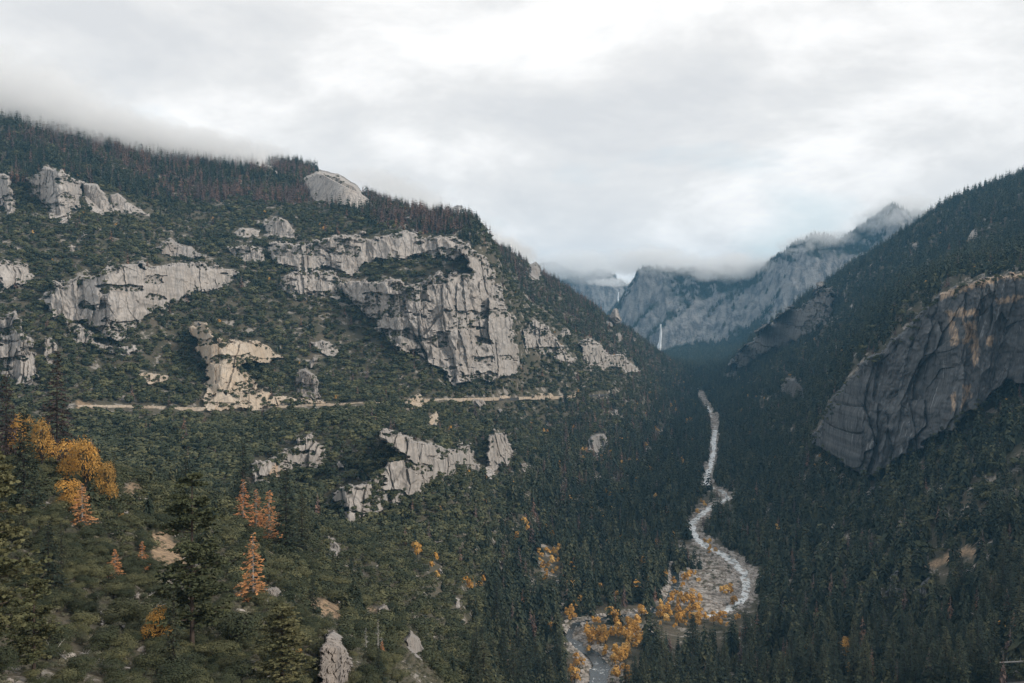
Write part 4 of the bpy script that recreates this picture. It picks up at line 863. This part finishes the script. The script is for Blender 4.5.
hero(243, 520, 438, 'conifer', 'slim green conifer rising behind the rusty trio', 3, .9)
hero(186, 420, 452, 'conifer', 'green conifer behind the top of the tall open-crowned pine', 4, 1.0)
hero(282, 150, 602, 'pine', 'dense dark green young pine at the bottom edge right of the lone orange tree', 1, 1.9)
hero(57, 330, 348, 'conifer', 'tall purple-brown conifer with drooping limbs above the orange leaves', 0, .95, leaf='umber')
hero(6, 300, 372, 'conifer', 'purple-brown conifer cut by the left edge of the picture', 2, .95, leaf='umber')
hero(24, 240, 404, 'conifer', 'green conifer between the two purple-brown ones at the left edge', 3, .9)
hero(-6, 110, 448, 'pine', 'big olive pine filling the lower left corner', 2, 1.0)
hero(34, 120, 560, 'pine', 'olive young pine in front of the brush in the lower left corner', 0, 1.25)
hero(235, 175, 606, 'oak', 'dark oak at the foot of the lone orange tree', 2, 1.5)
hero(86, 300, 431, 'autumn', 'bright orange tree, largest of the foreground orange ones', 0, .64)
hero(106, 300, 452, 'autumn', 'orange tree leaning right of the largest bright orange one', 1, .55)
hero(68, 305, 432, 'autumn', 'deep orange tree left of the largest bright orange one', 2, .68)
hero(42, 310, 412, 'autumn', 'orange tree in front of the drooping purple-brown conifer', 3, .62)
hero(22, 320, 404, 'autumn', 'orange tree half hidden by conifers at the left edge', 1, .55)
hero(68, 260, 472, 'autumn', 'small pale orange shrub under the bright orange trees', 2, .9)
hero(82, 255, 482, 'dead', 'small rust-red dead sapling below the bright orange trees', 1, 1.6, leaf='rust')
hero(142, 235, 540, 'dead', 'red-brown dead sapling beside the bare buff slope', 2, 1.2, leaf='rust')
hero(115, 215, 548, 'dead', 'dull red-brown dead shrub in the brush at lower left', 3, 1.3, leaf='rust')
hero(158, 165, 604, 'autumn', 'small orange shrub at the foot of the tall open-crowned pine', 0, 1.)
hero(122, 150, 650, 'autumn', 'low orange shrub near the bottom edge at lower left', 3, 1.2)
hero(82, 150, 628, 'autumn', 'dull golden shrub in the brush at lower left', 1, 1.2, leaf='brush')
hero(366, 250, 626, 'snag', 'bare grey dead tree with drooping branches at the bottom edge', 0, 1.5)
hero(339, 235, 632, 'snag', 'thin bare dead trunk standing before the big lichened rock', 1, .7, wood=BD)
hero(378, 275, 618, 'snag', 'pale bare dead tree right of the drooping grey one', 2, 1.3)
hero(382, 265, 640, 'dead', 'small rust-orange sapling beside the bare dead trees', 0, 1.3, leaf='rust')
hero(484, 400, 640, 'conifer', 'pale green bushy conifer near the middle of the bottom edge', 2, 1.5)
# fallen log on the right
def log(px0, py0, px1, py1):
    o = []; Y0 = float(yvis_s(np.array([px0]), np.array([py0]))[0])-6; p0 = np.array([(px0-HX)*Y0/F, Y0, (HY-py0)*Y0/F+2]); p1 = np.array([(px1-HX)*Y0/F, Y0-4, (HY-py1)*Y0/F+2])
    V, T = tube(p0, p1, .75, .3, 8); Vs, Ts, n = [V], [T], len(V)
    for s in (.3, .5, .65, .8):
        b = p0+(p1-p0)*s; V, T = tube(b, b+np.array([rng.normal(0, 1.5), rng.normal(0, 1), 2.2]), .16, .05, 4); Vs.append(V); Ts.append(T+n); n += len(V)
    return tag(mesh_obj('fallen_log', np.concatenate(Vs), tris=np.concatenate(Ts), mats=[BG]), 'bleached fallen log lying across the dark slope at lower right', 'fallen log')
log(1040, 664.5, 996, 663.5)
# ------------------------------------------------------------------ the road and its walls
def road_pts(P, per=10):
    P = np.array(P); t = np.arange(len(P)); tt = np.linspace(0, len(P)-1, (len(P)-1)*per+1); px = np.interp(tt, t, P[:,0]); py = np.interp(tt, t, P[:,1])
    Y = yvis_s(px, py); ker = np.hanning(9); ker /= ker.sum(); Y = np.convolve(np.pad(Y, 4, 'edge'), ker, 'valid'); return np.c_[(px-HX)*Y/F, Y, (HY-py)*Y/F]
RP = road_pts(ROAD); Tn = np.gradient(RP[:,:2], axis=0); Tn /= np.linalg.norm(Tn, axis=1)[:,None]; Nn = np.c_[Tn[:,1], -Tn[:,0]]       # towards the valley
m, nt, b = mat('asphalt'); b.inputs['Base Color'].default_value = (.06,.06,.06,1)
V = np.stack([np.c_[RP[:,:2]+Nn*o, RP[:,2]+dz] for o, dz in ((-4.5, .8), (3.2, .8), (3.6, .5), (4.2, -4))], 1).reshape(-1, 3)
tag(mesh_obj('road', V, quads=gridquads(len(RP), 4), mats=[m]), kind='structure')
def wall(i0, i1, hgt, drop, label):
    P = RP[i0:i1+1]; nn = Nn[i0:i1+1]; tt = np.linspace(0, len(P)-1, (len(P)-1)*6+1); idx = np.arange(len(P)); L = np.array([np.interp(tt, idx, P[:,k]) for k in range(3)]).T; nn = np.array([np.interp(tt, idx, nn[:,k]) for k in range(2)]).T
    up = hgt*1.15*(.75+.25*(np.arange(len(L)) % 4 < 2))*(1+.2*fbm(np.arange(len(L))*.3, 0*tt, 8, 2)); dn = drop*(1+.6*fbm(np.arange(len(L))*.22, 0*tt, 9, 3))
    rows = [np.c_[L[:,:2]+nn*3.7, L[:,2]+.6], np.c_[L[:,:2]+nn*3.7, L[:,2]+.8+up], np.c_[L[:,:2]+nn*4.5, L[:,2]+.8+up], np.c_[L[:,:2]+nn*4.9, L[:,2]-dn]]
    return tag(mesh_obj('retaining_wall', np.stack(rows, 1).reshape(-1, 3), quads=gridquads(len(L), 4), mats=[M['granite_buff']], attrs={'scar': np.zeros(len(L)*4)}), label, 'retaining wall')
wall(1, 13, .6, 1.3, 'long thin road wall left of the oaks, starting near the orange trees')
wall(40, 50, .6, 1.3, 'faint low road wall running on towards the great buttress')
wall(57, 71, 1.2, 3.0, 'pale road wall under the foot of the great buttress')
wall(74, 86, 1.2, 3.0, 'furthest pale road wall, on the slope beyond the buttress')
wall(20, 31, 1.6, 7.5, 'tall pale stone retaining wall holding the road under the buff ledges')
wall(31, 40, 1.4, 4., 'lower pale stone wall along the road right of the tall wall')
wall(13, 20, 1.2, 2.5, 'thin pale strip of road wall left of the tall retaining wall')

# ------------------------------------------------------------------ boulders in the river bed
def stone(seed):
    r = np.random.default_rng(seed); bm = bmesh.new(); bmesh.ops.create_icosphere(bm, subdivisions=2, radius=1.); V = np.array([v.co[:] for v in bm.verts]); T = np.array([[v.index for v in f.verts] for f in bm.faces]); bm.free()
    for _ in range(7):
        d = rand_dirs(r, 1)[0]; c = r.uniform(.55, .85); k = V@d; V = V-np.maximum(0, k-c)[:,None]*d
    return V*[1.2, 1, .7], T
import bmesh
STONES = [stone(400+i) for i in range(6)]
ordr = np.argsort(-SS/SY); big = ordr[:120]; small = ordr[120:]
SM = [mesh_obj('t', V, tris=T, mats=[M['boulder']], attrs={'scar': np.zeros(len(V))}) for V, T in STONES]; SMD = [o.data for o in SM]
for o in SM: bpy.data.objects.remove(o)
for i in big:
    o = bpy.data.objects.new('boulder', SMD[i % 6]); col.objects.link(o); o.location = (SX[i], SY[i], SZ[i]+.1); o.scale = (SS[i],)*3; o.rotation_euler = (0, 0, i*2.4)
    tag(o, 'pale grey boulder lying in the gravel bed of the river', 'boulder', 'boulders in the river bed')
Vs, Ts, n = [], [], 0
for i in small:
    V, T = STONES[i % 6]; a = i*2.4; c, s_ = math.cos(a), math.sin(a); W = V@np.array([[c, s_, 0], [-s_, c, 0], [0, 0, 1]])*SS[i]+[SX[i], SY[i], SZ[i]+.05]; Vs.append(W); Ts.append(T+n); n += len(V)
VV = np.concatenate(Vs); tag(mesh_obj('river_rubble', VV, tris=np.concatenate(Ts), mats=[M['boulder']], attrs={'scar': np.zeros(len(VV))}), kind='stuff')

# stones and bleached dead branches in the near brush
bxn = rng.uniform(0, 470, 400); byn = rng.uniform(470, 683, 400); byY = yvis_s(bxn, byn); kb = (byY < 620) & (byY > 90); nb_ = 0
for x_, y_, Y_ in zip(bxn[kb], byn[kb], byY[kb]):
    if nb_ >= 90: break
    nb_ += 1; o = bpy.data.objects.new('boulder', SMD[nb_ % 6]); col.objects.link(o); sz = rng.uniform(.35, 1.05)*(.6+Y_/500); o.location = ((x_-HX)*Y_/F, Y_, (HY-y_)*Y_/F+sz*.25); o.scale = (sz*rng.uniform(.8, 1.5), sz, sz*rng.uniform(.7, 1.2)); o.rotation_euler = (rng.uniform(-.3, .3), rng.uniform(-.3, .3), nb_*1.7)
    tag(o, 'pale grey boulder half sunk in the brush of the near slope', 'boulder', 'boulders on the near slope')
def deadwood(seed):
    r = np.random.default_rng(seed); Vs, Ts, n = [], [], 0; p0 = np.zeros(3); p1 = np.array([1., .12, .1]); V, T = tube(p0, p1, .022, .008, 5); Vs.append(V); Ts.append(T); n = len(V)
    for _ in range(9):
        b = p0+(p1-p0)*r.uniform(.25, .98); e = b+np.array([r.uniform(0, .25), r.normal(0, .16), abs(r.normal(0, .13))]); V, T = tube(b, e, .008, .002, 3); Vs.append(V); Ts.append(T+n); n += len(V)
        V, T = tube(e*.5+b*.5, e+rand_dirs(r, 1)[0]*.1, .004, .0015, 3); Vs.append(V); Ts.append(T+n); n += len(V)
    o = mesh_obj('t', np.concatenate(Vs), tris=np.concatenate(Ts), mats=[BG]); me = o.data; bpy.data.objects.remove(o); return me
DW = [deadwood(500+i) for i in range(4)]
for i in range(26):
    x_, y_ = rng.uniform(20, 330), rng.uniform(500, 675); Y_ = float(yvis_s(np.array([x_]), np.array([y_]))[0])
    if Y_ > 520: continue
    o = bpy.data.objects.new('dead_branch', DW[i % 4]); col.objects.link(o); o.location = ((x_-HX)*Y_/F, Y_, (HY-y_)*Y_/F+.9); q = rng.uniform(2, 5); o.scale = (q, q, q); o.rotation_euler = (0, rng.uniform(-.35, .1), rng.uniform(0, 6.28))
    tag(o, 'bleached grey dead branch lying on the brush of the near slope', 'dead branch', 'dead branches on the near slope')
# ------------------------------------------------------------------ cloud lying on the ridges
def low_cloud(px, py, Y, rx, ry, rz, dens=.006, seed=0., thr=.46, scale=.009, tilt=0.):
    bm = bmesh.new(); bmesh.ops.create_icosphere(bm, subdivisions=3, radius=1.); me = bpy.data.meshes.new('low_cloud'); bm.to_mesh(me); bm.free()
    o = bpy.data.objects.new('low_cloud', me); col.objects.link(o); o.location = ((px-HX)*Y/F, Y, (HY-py)*Y/F); o.scale = (rx, ry, rz); o.rotation_euler = (0, tilt, 0); tag(o, kind='stuff')
    m = bpy.data.materials.new('cloud'); m.use_nodes = True; nt = m.node_tree; nt.nodes.clear(); n = N(nt)
    out = n.add('ShaderNodeOutputMaterial'); pv = n.add('ShaderNodeVolumePrincipled'); n.link(pv.outputs[0], out.inputs['Volume'])
    tc = n.add('ShaderNodeTexCoord'); ln = n.add('ShaderNodeVectorMath', operation='LENGTH'); n.link(tc.outputs['Object'], ln.inputs[0])
    g = n.add('ShaderNodeNewGeometry'); p = n.vmath('ADD', n.vmath('MULTIPLY', g.outputs['Position'], (1, 1, 1.6)), (seed*731., seed*377., seed*91.))
    f = n.noise(p, scale*1.5, 6., .62, .5)
    body = n.math('SUBTRACT', n.math('ADD', f, n.math('MULTIPLY', n.math('SUBTRACT', .62, ln.outputs['Value']), .55)), thr)
    edge = n.rng(ln.outputs['Value'], .98, .6)
    d = n.math('MULTIPLY', n.math('MULTIPLY', n.rng(body, 0., .11), edge), dens)
    n.link(d, pv.inputs['Density']); pv.inputs['Color'].default_value = (1,1,1,1); pv.inputs['Anisotropy'].default_value = .25
    me.materials.append(m); return o
import bmesh
low_cloud(-30, 96, 2350, 420, 420, 150, .011, 1., .44, .009)
low_cloud(90, 129, 2400, 330, 330, 100, .014, 2., .45, .011, .16)
low_cloud(190, 150, 2560, 280, 300, 82, .013, 3., .45, .012, .14)
low_cloud(252, 155, 2850, 190, 260, 60, .007, 4., .46, .013, .1)
low_cloud(450, 222, 2780, 190, 240, 66, .012, 5., .45, .015, .3)
low_cloud(505, 248, 3080, 170, 220, 56, .012, 6., .45, .016, .4)
low_cloud(395, 188, 2950, 240, 260, 60, .005, 7., .47, .014, .3)
low_cloud(580, 266, 7700, 520, 520, 170, .005, 8., .45, .0042)
low_cloud(650, 262, 6150, 420, 420, 140, .006, 9., .45, .0055)
low_cloud(735, 268, 6000, 560, 420, 140, .0065, 10., .44, .0045)
low_cloud(815, 244, 5750, 330, 380, 105, .006, 11., .46, .0065, -.2)
low_cloud(895, 214, 5650, 330, 340, 135, .006, 12., .45, .0075, -.3)
low_cloud(945, 212, 3100, 110, 180, 42, .008, 13., .48, .019, -.5)
low_cloud(612, 282, 7250, 300, 260, 50, .005, 14., .45, .0075)
# ------------------------------------------------------------------ sky, light, haze, camera
SUN_EL, SUN_AZ = math.radians(31), math.radians(112)      # azimuth clockwise from the line of sight (+Y)
w = bpy.data.worlds.new('World'); sc.world = w; w.use_nodes = True; nt = w.node_tree; nt.nodes.clear(); n = N(nt)
out = n.add('ShaderNodeOutputWorld'); bg = n.add('ShaderNodeBackground'); n.link(bg.outputs[0], out.inputs[0])
sky = n.add('ShaderNodeTexSky', sky_type='NISHITA'); sky.sun_disc = False; sky.sun_elevation = SUN_EL; sky.sun_rotation = SUN_AZ
tc = n.add('ShaderNodeTexCoord'); sep = n.add('ShaderNodeSeparateXYZ'); n.link(tc.outputs['Generated'], sep.inputs[0])
zz = n.math('MAXIMUM', sep.outputs[2], .0); den = n.math('ADD', zz, .55)
cx = n.math('DIVIDE', sep.outputs[0], den); cy = n.math('DIVIDE', sep.outputs[1], den)
cmb = n.add('ShaderNodeCombineXYZ'); n.link(cx, cmb.inputs[0]); n.link(cy, cmb.inputs[1]); n.link(n.math('MULTIPLY', zz, 2.), cmb.inputs[2])
big = n.noise(cmb.outputs[0], 1.5, 3., .5, .3); med = n.noise(n.vmath('ADD', cmb.outputs[0], (5.2, 1.3, 0)), 2.8, 5., .52, .2)
cover = n.math('ADD', n.math('MULTIPLY', big, .5), n.math('MULTIPLY', med, .5))
shade = n.noise(n.vmath('ADD', cmb.outputs[0], (1.7, 8.3, 2.)), 3.0, 7., .57, .2)
cl = n.ramp(shade, [(.36, (6.9,6.95,7.05)), (.48, (7.9,7.85,7.8)), (.60, (9.8,9.65,9.5))])
skyc = n.mix(.62, sky.outputs[0], (7.6,8.6,9.0,1))
final = n.mix(n.rng(cover, .34, .46), skyc, cl)
n.link(final, bg.inputs[0]); bg.inputs[1].default_value = .113
sl = bpy.data.lights.new('sun', 'SUN'); sl.energy = 2.7; sl.angle = math.radians(11); sl.color = (1, .91, .80)
so = bpy.data.objects.new('sun', sl); col.objects.link(so)
import mathutils
dv = mathutils.Vector((math.sin(SUN_AZ)*math.cos(SUN_EL), math.cos(SUN_AZ)*math.cos(SUN_EL), math.sin(SUN_EL)))
so.rotation_euler = dv.to_track_quat('Z', 'Y').to_euler()
# even air, thin and bluish, over the whole valley
def box_mesh(name, lo, hi):
    V = [(x, y, z) for z in (lo[2], hi[2]) for y in (lo[1], hi[1]) for x in (lo[0], hi[0])]
    return mesh_obj(name, V, quads=[(0,2,3,1),(4,5,7,6),(0,1,5,4),(2,6,7,3),(0,4,6,2),(1,3,7,5)])
HAZE = True
if HAZE:
    hz = box_mesh('haze', (-7500, -700, -420), (8500, 11500, 560)); tag(hz, kind='stuff')
    m = bpy.data.materials.new('air'); m.use_nodes = True; nt = m.node_tree; nt.nodes.clear(); n = N(nt)
    o_ = n.add('ShaderNodeOutputMaterial'); pv = n.add('ShaderNodeVolumePrincipled'); n.link(pv.outputs[0], o_.inputs['Volume'])
    pv.inputs['Color'].default_value = (.26,.62,.96,1); pv.inputs['Density'].default_value = 4.1e-5; pv.inputs['Anisotropy'].default_value = .1
    hz.data.materials.append(m)
cam = bpy.data.cameras.new('camera'); co = bpy.data.objects.new('camera', cam); col.objects.link(co); sc.camera = co
cam.lens = 35; cam.sensor_width = 36; cam.clip_start = .5; cam.clip_end = 60000
co.location = (0, 0, 0); co.rotation_euler = (math.radians(90), 0, 0); cam.shift_y = -(341.5-HY)/1024
vs = sc.view_settings; vs.view_transform = 'Standard'; vs.look = 'None'; vs.exposure = 0; vs.gamma = 1; vs.use_curve_mapping = False
sc.render.engine = 'CYCLES'; cy_ = sc.cycles; cy_.max_bounces = 12; cy_.diffuse_bounces = 3; cy_.glossy_bounces = 2; cy_.volume_bounces = 4; cy_.transparent_max_bounces = 8
cy_.use_denoising = True; cy_.use_adaptive_sampling = True; cy_.adaptive_threshold = .01
